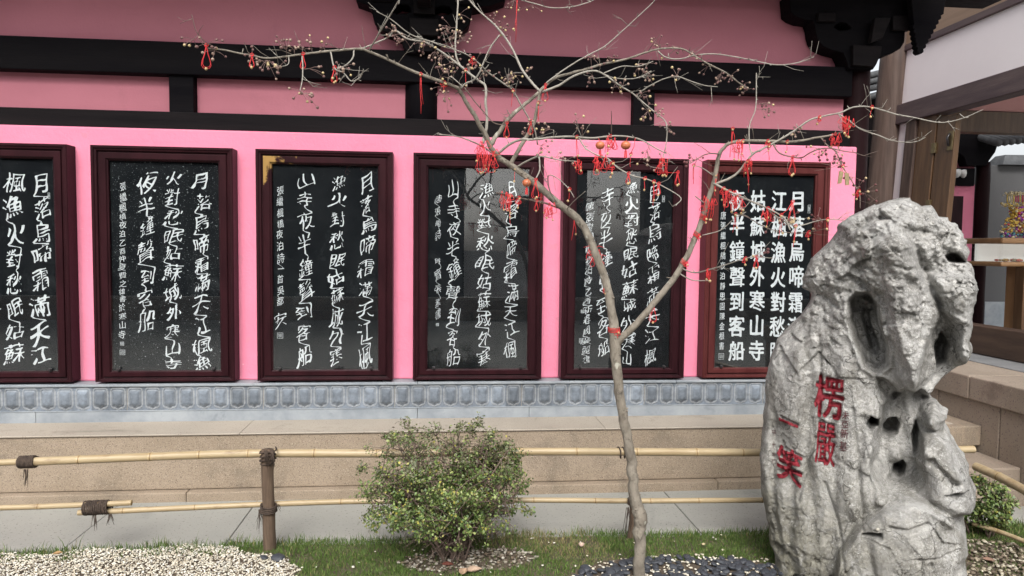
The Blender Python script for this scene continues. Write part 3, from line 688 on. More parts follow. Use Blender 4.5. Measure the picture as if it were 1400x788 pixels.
m = MB(); m.add([(a[0], 5.1, a[2]), (b[0], 5.1, a[2]+.02), (b[0], 5.5, a[2]+.02), (a[0], 5.5, a[2]), (a[0]+.12, 5.2, a[2]+.16), (b[0], 5.2, a[2]+.2), (b[0], 5.4, a[2]+.2), (a[0]+.12, 5.4, a[2]+.16)], [[3, 2, 1, 0], [4, 5, 6, 7], [0, 1, 5, 4], [1, 2, 6, 5], [2, 3, 7, 6], [3, 0, 4, 7]])
m.build('coping', 'tile', gw)
# twin lamp on the far rail
a = at(1306, 238, Yf-.08); lamp = thing('wall_lamp', a, 'white twin spot lamp fixed to the dark rail seen through the doorway', 'lamp')
for dx, r in ((0, .060), (.105, .045)):
    m = MB(); m.tube([(a[0]+dx, a[1]-.01, a[2]+.05), (a[0]+dx, a[1]-.02, a[2]+.0), (a[0]+dx, a[1]-.025, a[2]-.03), (a[0]+dx, a[1]-.025, a[2]-.055)], [r, r, r*.8, r*.35], 16); m.build('lamp_head', 'glass_w', lamp, smooth=True)
MB().box(a[0]-.03, a[0]+.14, a[1]-.012, a[1]+.02, a[2]+.0, a[2]+.055).build('bracket', 'glass_w', lamp, bevel=.006)

# counter with lit-looking glass case and festive ornament
Yc = 1.55; a = at(1345, 325, Yc); b = at(1470, 367, Yc); a[2] = at(1372, 326, Yc)[2]; b[2] = at(1372, 364, Yc)[2]
cab = thing('display_counter', (a[0]+.45, Yc, .77), 'wooden counter holding a pale glass display case inside the open doorway', 'counter')
def rr(x0, x1, y0, y1, z0, z1, name, mat):
    return MB().box(x0, x1, y0, y1, z0, z1).build(name, mat, cab, bevel=.018)
rr(a[0]-.01, b[0], Yc-.25, Yc+.35, a[2]-.055, a[2], 'counter_top', 'wood_light'); rr(a[0]-.01, b[0], Yc-.25, Yc+.35, b[2], b[2]+.045, 'shelf', 'wood_light')
MB().box(a[0]+.012, b[0]-.02, Yc-.232, Yc-.226, b[2]+.046, a[2]-.056).build('glass_front', 'glass', cab)
MB().box(a[0]+.015, b[0]-.03, Yc+.1, Yc+.13, b[2]+.046, a[2]-.056).build('case_back', 'lit', cab)
MB().box(a[0]+.002, a[0]+.011, Yc-.23, Yc+.13, b[2]+.046, a[2]-.056).build('case_side', 'glass', cab)
m = MB()
for k in range(26): m.ball((a[0]+.05+random.random()*.6, Yc-.2+random.random()*.2, b[2]+.06), random.uniform(.012, .025), random.choice([(.6, .4, .06), (.5, .3, .05), (.55, .1, .06), (.6, .5, .3)]), (1.6, 1, .7))
m.build('trinket', 'jewel', cab, smooth=True, col=True)
l0 = at(1372, 440, Yc); l1 = at(1391, 440, Yc)
MB().box(l0[0], l1[0], Yc-.16, Yc+.0, .77, b[2]-.001).build('leg', 'wood_light', cab, bevel=.006)
q0 = at(1383, 455, Yc-.2); MB().box(q0[0]+.03, q0[0]+.2, Yc-.28, Yc-.17, .77, b[2]-.002).build('leg', 'wood_door', cab, bevel=.006)
o0 = at(1392, 325, Yc); orn = thing('festive_ornament', (o0[0], Yc-.02, a[2]), 'gold and purple tiered pagoda ornament standing on the wooden counter', 'ornament')
s_ = (Yc+5)/FPX
def jb(px, py, r, c, m, sq=(1, 1, 1)):
    q = at(px, py, Yc-.02); m.ball((q[0], Yc-.02+random.uniform(-.05, .05), q[2]), r*s_, c, sq)
G_, P_, R_, T_, W_ = (.80, .56, .12), (.40, .10, .46), (.60, .07, .10), (.14, .40, .46), (.85, .74, .48)
m = MB()
for k in range(70): jb(random.uniform(1371, 1413), random.uniform(317, 325), random.uniform(1.4, 2.6), random.choice([T_, P_, W_, (.1, .1, .25)]), m)
m.build('base_ring', 'jewel', orn, smooth=True, col=True)
m = MB()
for k in range(330):
    y = random.uniform(284, 319); hw = 7+max(0, y-292)*.62; x = 1392+random.uniform(-hw, hw); jb(x, y, random.uniform(1.2, 2.4), G_ if x < 1388 and random.random() < .7 else random.choice([P_, G_, R_, W_]), m)
m.build('lower_tier', 'jewel', orn, smooth=True, col=True)
m = MB()
for k in range(12): jb(1392+random.uniform(-4, 4), 286+k*.9, 2., G_, m)
for k in range(110): jb(1392+random.uniform(-20, 20), 279+random.uniform(-1.5, 3), random.uniform(1., 2.), random.choice([W_, G_]), m)
m.build('middle_roof', 'jewel', orn, smooth=True, col=True)
m = MB()
for k in range(11):
    q = at(1377+k*3, 277, Yc-.02); q2 = at(1377+k*3, 267, Yc-.02); m.tube([q, q2], .9*s_, 5, random.choice([R_, G_, W_]))
for k in range(90): jb(1392+random.uniform(-18, 18), 265+random.uniform(-2, 2), random.uniform(.9, 1.7), W_, m)
m.build('upper_roof', 'jewel', orn, smooth=True, col=True)

# opposite side of the court: only seen mirrored in the panes
opp = thing('opposite_hall', (1, -12.2, 0), 'dark timber gallery across the court, mirrored in the stele glass', 'building')
for xa, xb in ((-16, .5), (2.45, 3.5), (4.95, 16)): MB().box(xa, xb, -12.6, -12.2, .42, 4.6).build('timber_wall', 'black', opp)  # unseen wall shaped with open bays, so mirrored sky brightens the panes
MB().box(.5, 4.95, -12.6, -12.21, 4.0, 4.6).build('lintel', 'black', opp)
for xa, xb in ((.51, 2.44), (3.51, 4.94)): MB().box(xa, xb, -12.5, -12.35, .42, 1.55).build('parapet', 'white_wall', opp)
MB().box(1.55, 2.25, -12.34, -12.28, 1.56, 2.9).build('added_dark_board', 'black', opp)  # added dark board, stands in for a dark window mirrored in the glass
m = MB(); m.box(-16, 16, -12.05, -11.2, 0, .42); m.box(-16, 16, -11.2, -10.8, 0, .2); m.build('step', 'granite', opp)
MB().add([(-16, -12.3, 4.62), (16, -12.3, 4.62), (16, -15, 6.2), (-16, -15, 6.2), (-16, -12.3, 4.75), (16, -12.3, 4.75), (16, -15, 6.35), (-16, -15, 6.35)], [[0, 1, 2, 3], [7, 6, 5, 4], [0, 4, 5, 1], [1, 5, 6, 2], [2, 6, 7, 3], [3, 7, 4, 0]]).build('roof', 'tile', opp)

# ================================================================== BAMBOO FENCE
YF = -1.18; SF = (YF+5)/FPX
fence = thing('bamboo_fence', at(367, 742, YF), 'low bamboo fence of two pale rails tied to weathered wooden posts along the lawn', 'fence')
def bamboo(P, r, parent, nodes=.34, seed=0, name='rail'):
    r *= .9
    rr_ = random.Random(seed); P = catmull(P, 6); P = [np.array(p) for p in P]
    d = np.concatenate([[0], np.cumsum([np.linalg.norm(b-a) for a, b in zip(P[:-1], P[1:])])]); L = d[-1]
    s = []; nd = rr_.uniform(.05, nodes)
    while nd < L: s += [(nd-.012, 0), (nd-.004, 1), (nd, 2), (nd+.004, 1), (nd+.014, 0)]; nd += nodes*rr_.uniform(.8, 1.2)
    s = [(0, 0)]+[q for q in s if 0 < q[0] < L]+[(x, 0) for x in np.arange(.06, L, .12)]+[(L, 0)]; s.sort()
    pts = []; R = []; C = []
    for t, k in s:
        pts.append([np.interp(t, d, [p[i] for p in P]) for i in range(3)])
        R.append(r*(1.0, 1.07, .93)[k]*(1-.02*math.sin(t*3))); C.append([(1, 1, 1), (1.1, 1.05, .95), (.38, .30, .22)][k])
    m = MB(); m.tube(pts, R, 14, C); m.F.pop(); m.F.pop()
    for e, q in ((0, 1), (-1, -1)):                         # hollow cut ends
        p0 = np.array(pts[e]); p1 = np.array(pts[1 if e == 0 else -2]); dv = (p1-p0)/np.linalg.norm(p1-p0)
        m.tube([p0, p0+dv*.03], [r*.98, r*.6], 14, [(.9, .8, .6), (.12, .09, .06)])
    return m.build(name, 'bamboo', parent, smooth=True, col=True)
def pl(L, Y): return [at(x, y, Y) for x, y in L]
bamboo(pl([(-260, 640), (-120, 637), (46, 631)], YF), .019, fence, .3, 1)
bamboo(pl([(28, 632), (150, 627), (250, 623), (358, 620), (520, 620), (640, 618.6)], YF-.002), .0245, fence, .30, 2)
bamboo(pl([(600, 619), (735, 617.6), (860, 618), (960, 618.5), (1060, 618.8), (1200, 617), (1331, 614.5)], YF+.035), .0245, fence, .33, 3)
bamboo(pl([(-260, 702), (0, 694.5), (90, 691.5), (180, 687.5)], YF-.01), .0155, fence, .36, 4)
bamboo(pl([(107, 701), (200, 697), (355, 690), (480, 685.8), (600, 684.8)], YF), .0165, fence, .33, 5)
bamboo(pl([(560, 685), (735, 684), (860, 685), (1045, 684), (1200, 684), (1325, 683)], YF+.02), .0165, fence, .35, 6)
bamboo([atz(1334, 638, .47), atz(1366, 652, .465), atz(1400, 670, .46), atz(1440, 694, .46)], .026, fence, .4, 7)
bamboo([atz(1330, 716, .10), atz(1366, 727, .10), atz(1400, 740, .10), atz(1440, 757, .10)], .014, fence, .4, 8)
def post(px, top, r, Yp, seed):
    b = at(px, 742, Yp); t_ = at(px-1, top, Yp); m = MB(); n = 16; P = []; R = []
    for i in range(n):
        f = i/(n-1); z = -.02+(t_[2]+.02)*f; P.append((b[0]+.004*math.sin(f*5+seed), Yp, z)); R.append(r*(1.05-.1*f)*(1+.06*noise.noise(Vector((0, seed, f*6)))))
    m.tube(P, R, 16); o = m.build('post', 'post', fence, smooth=True)
    me = o.data
    for v in me.vertices:
        k = noise.noise(Vector((v.co.x*60, v.co.y*60+seed, v.co.z*5))); q = Vector((v.co.x-(b[0]-fence.location.x), v.co.y-(Yp-fence.location.y), 0)); v.co += q*.16*k
    return b, t_
post(367.5, 615, .031, YF-.045, 1); post(864, 688, .021, YF-.02, 4)
def coil(p, q, r, turns, tr, name='binding', jit=.15, seed=0):
    """rope wound round the axis p-q"""
    rr_ = random.Random(seed); p = Vector(p); q = Vector(q); ax = (q-p); a = ax.orthogonal().normalized(); b = ax.normalized().cross(a); P = []
    n = int(turns*14)
    for i in range(n+1):
        f = i/n; w = 2*math.pi*turns*f; P.append(p+ax*f+(a*math.cos(w)+b*math.sin(w))*(r*(1+rr_.uniform(-jit, jit)*.2))+ax*(.02*rr_.uniform(-1, 1)))
    return MB().tube(P, tr, 5)
def fray(m, p, n, L, seed, spread=.25):
    rr_ = random.Random(seed)
    for i in range(n):
        d = Vector((rr_.uniform(-spread, spread), rr_.uniform(-.15, .05), -1)).normalized(); l = L*rr_.uniform(.5, 1.1); p0 = Vector(p)+Vector((rr_.uniform(-.008, .008), rr_.uniform(-.006, .006), 0))
        m.tube([p0, p0+d*l*.5+Vector((0, 0, -.02*l)), p0+d*l+Vector((rr_.uniform(-.01, .01), 0, -.2*l))], [.0022, .0018, .0008], 4)
c0 = at(27, 632.2, YF-.001); c1 = at(49, 631.3, YF-.001); m = coil(c0, c1, .0285, 10, .0052, seed=1); fray(m, at(35, 642, YF-.02), 6, .085, 2, .08); m.build('binding', 'rope', fence, smooth=True)
c0 = at(116, 695, YF-.005); c1 = at(150, 693, YF-.005); m = coil(c0, c1, .034, 13, .0050, seed=3); fray(m, at(129, 704, YF-.02), 7, .065, 4, .15); fray(m, at(150, 703, YF-.02), 6, .05, 5, .3); m.build('binding', 'rope', fence, smooth=True)
c0 = at(367, 701, YF-.045); c1 = at(367.5, 690, YF-.045); m = coil(c0, c1, .040, 4.5, .0048, seed=6); fray(m, at(356, 697, YF-.06), 8, .10, 7, .25); fray(m, at(379, 690, YF-.05), 5, .03, 17, .8); m.build('binding', 'rope', fence, smooth=True)
m = coil(at(366, 637, YF-.045), at(366, 614, YF-.045), .038, 4, .0042, jit=1.2, seed=8); fray(m, at(372, 616, YF-.085), 14, .085, 9, .3); fray(m, at(363, 616, YF-.085), 12, .07, 10, .3); m.build('binding', 'rope', fence, smooth=True)
m = coil(at(845, 619, YF+.035), at(862, 619, YF+.035), .030, 3, .004, seed=11); m.build('binding', 'rope', fence, smooth=True)
m = coil(at(866, 690, YF-.02), at(866, 682, YF-.02), .030, 3.5, .0045, seed=12); fray(m, at(858, 694, YF-.07), 7, .13, 13, .22); m.build('binding', 'rope', fence, smooth=True)

# ================================================================== ROCK
YR = -1.78; RB = np.array([2.08, YR, 0.])
rockt = thing('scholar_rock', RB, 'tall pitted grey limestone rock with red carved characters standing at right', 'rock')
SIL = [(1074, 850), (1066, 805), (1070, 788), (1062, 770), (1060, 750), (1052, 723), (1046, 689), (1040, 656), (1039, 622), (1041, 589), (1045, 548), (1045, 518), (1052, 495), (1060, 468), (1070, 455), (1087, 438), (1100, 423), (1107, 404), (1097, 392), (1095, 382), (1100, 370), (1107, 354), (1121, 342), (1131, 332), (1141, 320), (1145, 306), (1160, 296), (1174, 289), (1194, 279), (1214, 273), (1234, 271), (1255, 276), (1278, 286), (1292, 296), (1303, 302), (1315, 310), (1323, 324), (1325, 340), (1331, 361), (1339, 387), (1336, 411), (1330, 431), (1328, 454), (1330, 478), (1322, 495), (1305, 504), (1288, 517), (1277, 531), (1273, 540), (1285, 553), (1295, 562), (1291, 574), (1298, 590), (1308, 607), (1322, 629), (1328, 649), (1334, 669), (1332, 686), (1316, 699), (1319, 716), (1321, 733), (1315, 751), (1319, 765), (1308, 778), (1302, 800), (1296, 850)]
_n = np.array([CAM[0]-RB[0], CAM[1]-RB[1], 0.]); RN = _n/np.linalg.norm(_n); RU = np.array([-RN[1], RN[0], 0.])      # the carved side faces the lawn
RU = RU if RU[0] > 0 else -RU
CL = np.array([RB[0]+(CAM-RB)@RU, YR-(CAM-RB)@RN, CAM[2]])          # the survey station in the rock's own frame
def loc(x, y, yl=YR):
    d = ray(x, y); dl = np.array([d@RU, -(d@RN), d[2]]); return CL+dl*((yl-CL[1])/dl[1])
def tow(V):
    V = np.asarray(V, float); return RB+(V[:, 0:1]-RB[0])*RU-(V[:, 1:2]-YR)*RN+V[:, 2:3]*np.array([0, 0, 1.])
RS = (YR-CL[1])/FPX
def w2(L): return np.array([[(q := loc(x, y))[0], q[2]] for x, y in L])
def poly_sd(P, G):
    """signed distance (positive inside), nearest boundary point"""
    best = np.full(len(G), 1e9); near = np.zeros_like(G); ins = np.zeros(len(G), bool)
    for i in range(len(P)):
        a, b = P[i], P[(i+1) % len(P)]; ab = b-a; t = np.clip(((G-a)@ab)/(ab@ab), 0, 1); q = a+t[:, None]*ab; d = np.hypot(*(G-q).T)
        k = d < best; best[k] = d[k]; near[k] = q[k]
        c = ((a[1] > G[:, 1]) != (b[1] > G[:, 1])); x_ = a[0]+(G[:, 1]-a[1])/(ab[1] if abs(ab[1]) > 1e-9 else 1e-9)*ab[0]; ins ^= c & (G[:, 0] < x_)
    return np.where(ins, best, -best), near
SP = w2(SIL)
SP = np.array([p for p in catmull(list(SP), 3)])
for i in range(len(SP)):                                     # roughened outline
    k = noise.noise(Vector((SP[i][0]*30, SP[i][1]*30, 2)))*(.009 if SP[i][1] < 1.1 else .018)+noise.noise(Vector((SP[i][0]*9, SP[i][1]*9, 8)))*.006
    SP[i] += k
h_ = .0050
gx = np.arange(SP[:, 0].min()-.02, SP[:, 0].max()+.02, h_); gz = np.arange(-.14, SP[:, 1].max()+.02, h_)
NX, NZ = len(gx), len(gz); G = np.stack(np.meshgrid(gx, gz), -1).reshape(-1, 2)
sd_, near = poly_sd(SP, G)
def fld(px): return poly_sd(w2(px), G)[0]
def blob(px, py, rx, ry, ang=0.):
    c = loc(px, py); s = RS; d = G-np.array([c[0], c[2]]); ca, sa = math.cos(RAD(ang)), math.sin(RAD(ang))
    u = (d[:, 0]*ca+d[:, 1]*sa)/(rx*s); v = (-d[:, 0]*sa+d[:, 1]*ca)/(ry*s); return np.exp(-(u*u+v*v))
def line(px, wpx):
    P = w2(px); best = np.full(len(G), 1e9)
    for a, b in zip(P[:-1], P[1:]):
        ab = b-a; t = np.clip(((G-a)@ab)/(ab@ab), 0, 1); best = np.minimum(best, np.hypot(*(G-a-t[:, None]*ab).T))
    s = RS*wpx; return np.exp(-(best/s)**2)
def fbm(sc, z=0., o=5, H=.9):
    return np.array([noise.fractal(Vector((a*sc, b*sc, z)), H, 2.1, o) for a, b in G])
def facet(sc, z):
    o = np.zeros(len(G))
    for i, (a, b) in enumerate(G):
        p_ = Vector((a*sc+b*sc*.25, b*sc*.75, z)); c = noise.voronoi(p_)[1][0]; t = noise.noise_vector(c*3.7); o[i] = t.x*(p_.x-c.x)+t.y*(p_.y-c.y)+.35*t.z
    return o
dd = np.clip(sd_, 0, None)
def prof(R, d=dd): return np.sqrt(np.clip(1-(1-np.clip(d/R, 0, 1))**2, 0, 1))
T = .19*prof(.30)+.05*prof(.06)
Tb = .22*prof(.26)
X_, Z_ = G[:, 0]-RB[0], G[:, 1]
T += .05*smoothstep(1.0, .0, Z_)*prof(.25)                      # broad foot
T += .05*line([(1165, 330), (1155, 400), (1158, 500), (1180, 590), (1172, 660)], 20)      # rim of the left face
T += .035*line([(1112, 360), (1100, 450), (1075, 560)], 16)-.030*line([(1090, 440), (1078, 520), (1070, 640)], 12)
T += .10*line([(1218, 320), (1228, 400), (1240, 470), (1252, 505)], 24)                 # hanging drape
T += .05*line([(1200, 300), (1235, 330)], 30)
DR = [(1170, 335), (1215, 316), (1243, 320), (1262, 372), (1284, 424), (1276, 470), (1262, 522), (1248, 524), (1236, 506), (1220, 480), (1212, 440), (1203, 405), (1180, 396)]
T += .075*smoothstep(-.002, .05, fld(DR))
T += .045*smoothstep(-.002, .03, fld([(1284, 426), (1264, 372), (1290, 363), (1335, 380), (1338, 420), (1328, 470), (1325, 495), (1308, 503), (1301, 470), (1303, 440)]))
T -= .055*line([(1243, 318), (1262, 370), (1280, 410), (1284, 425)], 5)                 # crease beside it
T -= .13*fld([(1282, 424), (1300, 430), (1308, 455), (1304, 498), (1275, 528), (1250, 540), (1244, 500), (1262, 450)]).clip(0, .03)/.03*.8
T += .07*blob(1305, 395, 26, 34)+.05*blob(1318, 460, 10, 36)-.05*blob(1300, 372, 26, 8, -8)
T -= .16*fld([(1288, 350), (1297, 344), (1308, 344), (1316, 352), (1322, 360), (1308, 361), (1294, 359)]).clip(0, .012)/.012
T += .035*blob(1300, 322, 26, 12, -25)+.03*blob(1158, 305, 12, 10)-.04*line([(1165, 318), (1185, 304), (1215, 300)], 5)
OV = [(1163, 408), (1172, 399), (1188, 399), (1200, 414), (1202, 440), (1213, 466), (1212, 490), (1199, 501), (1184, 491), (1173, 464), (1163, 434)]
T -= .17*smoothstep(-.008, .016, fld(OV)); T -= .10*smoothstep(.0, .012, fld([(1180, 420), (1190, 425), (1192, 445), (1203, 470), (1200, 488), (1190, 480), (1183, 455), (1177, 436)])); T -= .03*smoothstep(-.05, .01, fld(OV)); T += .03*np.exp(-((fld(OV)+.012)/.012)**2)
OV2 = [(1196, 503), (1212, 508), (1226, 520), (1232, 536), (1222, 546), (1208, 540), (1198, 524)]
T -= .11*smoothstep(-.006, .028, fld(OV2))
NECK = [(1205, 545), (1235, 520), (1262, 530), (1275, 545), (1262, 570), (1256, 610), (1262, 640), (1250, 655), (1205, 655), (1190, 620), (1196, 580)]
T -= .19*smoothstep(-.012, .035, fld(NECK))
T += .055*line([(1238, 505), (1245, 560), (1252, 615)], 9)                              # root-like rib
for q in ([(1186, 566), (1192, 556), (1202, 560), (1200, 572), (1190, 575)], [(1246, 590), (1252, 575), (1258, 588), (1256, 612), (1249, 618)], [(1276, 470), (1286, 452), (1296, 470), (1292, 495), (1280, 500)], [(1206, 594), (1206, 580), (1214, 571), (1224, 570), (1229, 578), (1226, 590), (1214, 596)], [(1220, 640), (1222, 628), (1232, 624), (1238, 632), (1236, 645), (1229, 650)]):
    T -= .24*smoothstep(-.006, .012, fld(q))
T += .09*blob(1222, 612, 11, 13)+.06*blob(1205, 560, 10, 16)+.05*line([(1196, 600), (1212, 640), (1204, 660)], 6)
T += .10*smoothstep(-.02, .06, fld([(1262, 555), (1290, 570), (1310, 610), (1328, 650), (1330, 690), (1290, 690), (1262, 660), (1256, 600)]))
T += .07*line([(1266, 556), (1292, 566)], 7)-.06*line([(1258, 575), (1285, 584)], 5)-.05*line([(1270, 610), (1300, 642)], 4)+.04*line([(1262, 600), (1296, 632)], 6)+.045*line([(1290, 590), (1318, 632)], 8)
T -= .09*fld([(1282, 650), (1300, 650), (1321, 655), (1318, 660), (1296, 659)]).clip(0, .010)/.010
FOOT = [(1150, 720), (1180, 682), (1212, 662), (1235, 656), (1262, 660), (1290, 676), (1312, 700), (1325, 730), (1325, 900), (1120, 900)]
ff = fld(FOOT); T += .11*smoothstep(-.003, .022, ff)+.03*smoothstep(0, .2, ff)
for q in ([(1221, 362), (1237, 367)], [(1193, 406), (1205, 398)], [(1210, 411), (1218, 405)], [(1301, 387), (1321, 377)], [(1282, 398), (1294, 397)], [(1162, 321), (1184, 308)], [(1190, 345), (1212, 330)], [(1150, 365), (1165, 352)], [(1124, 455), (1128, 520)], [(1098, 665), (1112, 610), (1120, 585)], [(1168, 545), (1176, 620), (1182, 700)], [(1132, 640), (1150, 690), (1160, 740)], [(1140, 760), (1168, 735)]): T -= .018*line(q, 1.7)
T -= .10*fld([(1176, 695), (1196, 690), (1206, 691), (1205, 698), (1190, 697)]).clip(0, .008)/.008
T -= .022*line([(1215, 684), (1240, 688), (1262, 682)], 2.)-.0*dd; T -= .015*line([(1245, 722), (1275, 724), (1302, 722)], 1.6)
for L_, w_, a_ in (([(1100, 440), (1112, 520), (1108, 600), (1118, 700), (1120, 780)], 6, .022), ([(1180, 560), (1175, 640), (1195, 740)], 5, .02), ([(1090, 640), (1085, 720), (1100, 790)], 7, .03), ([(1065, 560), (1062, 650), (1075, 740)], 5, .022), ([(1142, 560), (1145, 660), (1140, 760)], 5, .016)):
    T -= a_*line(L_, w_)
edge = smoothstep(0, .05, dd); low_ = smoothstep(.75, .1, Z_)*smoothstep(.0, -.42, X_)
strat = np.array([noise.fractal(Vector((a*9+b*2.0, b*2.2, 4.)), .9, 2.1, 4) for a, b in G])       # vertical strata
rough = .35+.65*smoothstep(.95, 1.3, Z_)
T += (.020*fbm(3.2, 1., 3)+.011*strat+.005*rough*fbm(22, 7., 4))*(.35+.65*edge)
rgm = np.array([noise.ridged_multi_fractal(Vector((a*7, b*6, 9.)), .9, 2.1, 4, 1., 2.) for a, b in G]); T += .010*(rgm-1.)*edge*rough
pit = np.array([noise.voronoi(Vector((a*17, b*14, 5.)))[0][0] for a, b in G]); T -= .020*smoothstep(.34, .10, pit)*edge*np.clip(smoothstep(-.05, .12, X_)*.8+smoothstep(1.1, 1.4, Z_)*.6+low_*.9, 0, 1)*smoothstep(-.1, .35, np.array([noise.noise(Vector((a*5, b*5, 77.))) for a, b in G]))
T += (.095*facet(6.5, 3.)+.055*facet(14, 8.))*edge*(.16+.84*smoothstep(.95, 1.25, Z_)+.35*smoothstep(0, .1, ff)*smoothstep(.2, .3, X_))
low = smoothstep(.75, .1, Z_)*smoothstep(.0, -.42, X_); T -= .05*low*np.clip(np.array([noise.fractal(Vector((a*13, b*9, 21.)), .7, 2.2, 4) for a, b in G]), 0, 1)*edge
top = smoothstep(1.15, 1.45, Z_); T += .035*top*np.array([noise.fractal(Vector((a*12+b*5, b*13, 31.)), .7, 2.2, 5) for a, b in G])*edge
Tb += .05*fbm(4, 40.)*edge
TXT = [('楞嚴', [(1133.5, 543, 34, 56), (1128.5, 607, 23, 56)], .020, -.05), ('一笑', [(1078, 578, 24, 11), (1079, 637, 32, 54)], .026, -.22)]
for chars, boxes, o_, sl_ in TXT:                              # cut the characters into the stone
    for ch, (cx, cy, wpx, hpx) in zip(chars, boxes):
        lp = brush(ch, ord(ch) % 97, o_, .014, 2, sl_, .02); al = np.vstack(lp); lo, hi = al.min(0), al.max(0); c = loc(cx, cy, YR-.235); sc_ = RS*.94*np.array([wpx, hpx])
        k = np.flatnonzero((np.abs(G[:, 0]-c[0]) < sc_[0]*.6) & (np.abs(G[:, 1]-c[2]) < sc_[1]*.6)); g_ = G[k]; best = np.full(len(k), 9.); ins = np.zeros(len(k), bool)
        for P in lp:
            P = (P-(lo+hi)/2)/(hi-lo)*sc_+np.array([c[0], c[2]])
            for i in range(len(P)):
                a, b = P[i], P[(i+1) % len(P)]; ab = b-a; L2 = max(ab@ab, 1e-12); t = np.clip(((g_-a)@ab)/L2, 0, 1); best = np.minimum(best, np.hypot(*(g_-a-t[:, None]*ab).T))
                q = ((a[1] > g_[:, 1]) != (b[1] > g_[:, 1])); x_ = a[0]+(g_[:, 1]-a[1])/(ab[1] if abs(ab[1]) > 1e-9 else 1e-9)*ab[0]; ins ^= q & (g_[:, 0] < x_)
        T[k] -= .016*smoothstep(-.004, .004, np.where(ins, best, -best))
INS = (sd_ > -h_*1.5); T = np.where(sd_ > 0, np.maximum(T, -.10), 0)*smoothstep(0, .012, dd); Tb = np.where(sd_ > 0, np.maximum(Tb, .14*prof(.1)), 0)
inside = (sd_ > 0).reshape(NZ, NX)
cell = inside[:-1, :-1] | inside[1:, :-1] | inside[:-1, 1:] | inside[1:, 1:]
used = np.zeros((NZ, NX), bool)
for a in (0, 1):
    for b in (0, 1): used[a:NZ-1+a, b:NX-1+b] |= cell
outm = used.ravel() & (sd_ <= 0); G2 = G.copy(); G2[outm] = near[outm]
idx = -np.ones(NZ*NX, int); uu = np.flatnonzero(used.ravel()); idx[uu] = np.arange(len(uu)); nV = len(uu)
tilt = .05*G2[uu, 1]-.02                                       # leans back a little
Vf = np.stack([G2[uu, 0], YR-T[uu]+tilt, G2[uu, 1]], 1); isb = outm[uu]
bidx = np.where(isb, np.arange(nV), -1); nb = 0; bmap = np.zeros(nV, int)
for i in range(nV):
    if isb[i]: bmap[i] = i
    else: bmap[i] = nV+nb; nb += 1
Vb = np.stack([G2[uu, 0], YR+Tb[uu]+tilt, G2[uu, 1]], 1)[~isb]
cj, ci = np.nonzero(cell); q0 = idx[cj*NX+ci]; q1 = idx[cj*NX+ci+1]; q2 = idx[(cj+1)*NX+ci+1]; q3 = idx[(cj+1)*NX+ci]
QF = np.stack([q0, q1, q2, q3], 1); QB = bmap[np.stack([q0, q3, q2, q1], 1)]
RV = np.vstack([Vf, Vb]); RQ = np.vstack([QF, QB])
# fine displacement along the normal so the relief is not a pure height field
def vnorm(V, Q):
    n = np.cross(V[Q[:, 2]]-V[Q[:, 0]], V[Q[:, 3]]-V[Q[:, 1]]); o = np.zeros_like(V)
    for k in range(4): np.add.at(o, Q[:, k], n)
    return o/(np.linalg.norm(o, axis=1)[:, None]+1e-12)
for s_it in range(2):
    nn = vnorm(RV, RQ)
    k = np.array([noise.fractal(Vector(v)*(30 if s_it else 14), .8, 2.1, 4) for v in RV]); RV = RV+nn*(k*(.0012 if s_it else .0035))[:, None]
body = link_mesh('boulder', tow(RV), None, 'rock', rockt, smooth=True, quads=RQ)
def rock_front(x, z):
    i = np.clip((x-gx[0])/h_, 0, NX-2); j = np.clip((z-gz[0])/h_, 0, NZ-2); i0, j0 = int(i), int(j); best = 9.
    for a in (0, 1):
        for b in (0, 1):
            q = idx[(j0+b)*NX+i0+a]
            if q >= 0: best = min(best, RV[q][1])
    return best
def rock_text(chars, size, boxes, mat, off, name, slant=0., rot=0.):
    for ch, (cx, cy, wpx, hpx) in zip(chars, boxes):
        loops = brush(ch, hash_(ch), off, .014, 2, slant, .02)
        s = RS*.94; allp = np.vstack(loops); lo, hi = allp.min(0), allp.max(0)
        V, F = fill_loops([(P-(lo+hi)/2)/(hi-lo) for P in loops])
        c = loc(cx, cy, YR-.25); cr, sr = math.cos(RAD(rot)), math.sin(RAD(rot))
        # finer faces so the paint follows the stone
        me = bpy.data.meshes.new('t'); me.from_pydata([(v[0]*wpx*s, v[1]*hpx*s, 0) for v in V], [], F)
        import bmesh
        bm = bmesh.new(); bm.from_mesh(me); bmesh.ops.triangulate(bm, faces=bm.faces[:])
        for _ in range(4):
            le = [e for e in bm.edges if e.calc_length() > .008]
            if not le: break
            bmesh.ops.subdivide_edges(bm, edges=le, cuts=1); bmesh.ops.triangulate(bm, faces=bm.faces[:])
        P3 = []
        for v in bm.verts:
            x, z = v.co.x*cr-v.co.y*sr+c[0], v.co.x*sr+v.co.y*cr+c[2]
            # along the line of sight from the carver's plane to the stone
            dirx, dirz = (c[0]-CL[0])/(c[1]-CL[1]), (c[2]-CL[2])/(c[1]-CL[1])
            yy = YR-.25
            for _ in range(4): yy = rock_front(x+dirx*(yy-c[1]), z+dirz*(yy-c[1]))
            P3.append((x+dirx*(yy-c[1]), yy-.0030, z+dirz*(yy-c[1])))
        Fs = [[v.index for v in f.verts] for f in bm.faces]; bm.free(); bpy.data.meshes.remove(me)
        link_mesh(name, tow(P3), Fs, mat, body)
def hash_(ch): return ord(ch) % 97
rock_text('楞嚴', 0, [(1133.5, 543, 34, 56), (1128.5, 607, 23, 56)], 'red_paint', .020, 'red_character', -.05)
rock_text('一笑', 0, [(1078, 578, 24, 11), (1079, 637, 32, 54)], 'red_paint', .026, 'red_character', -.22)
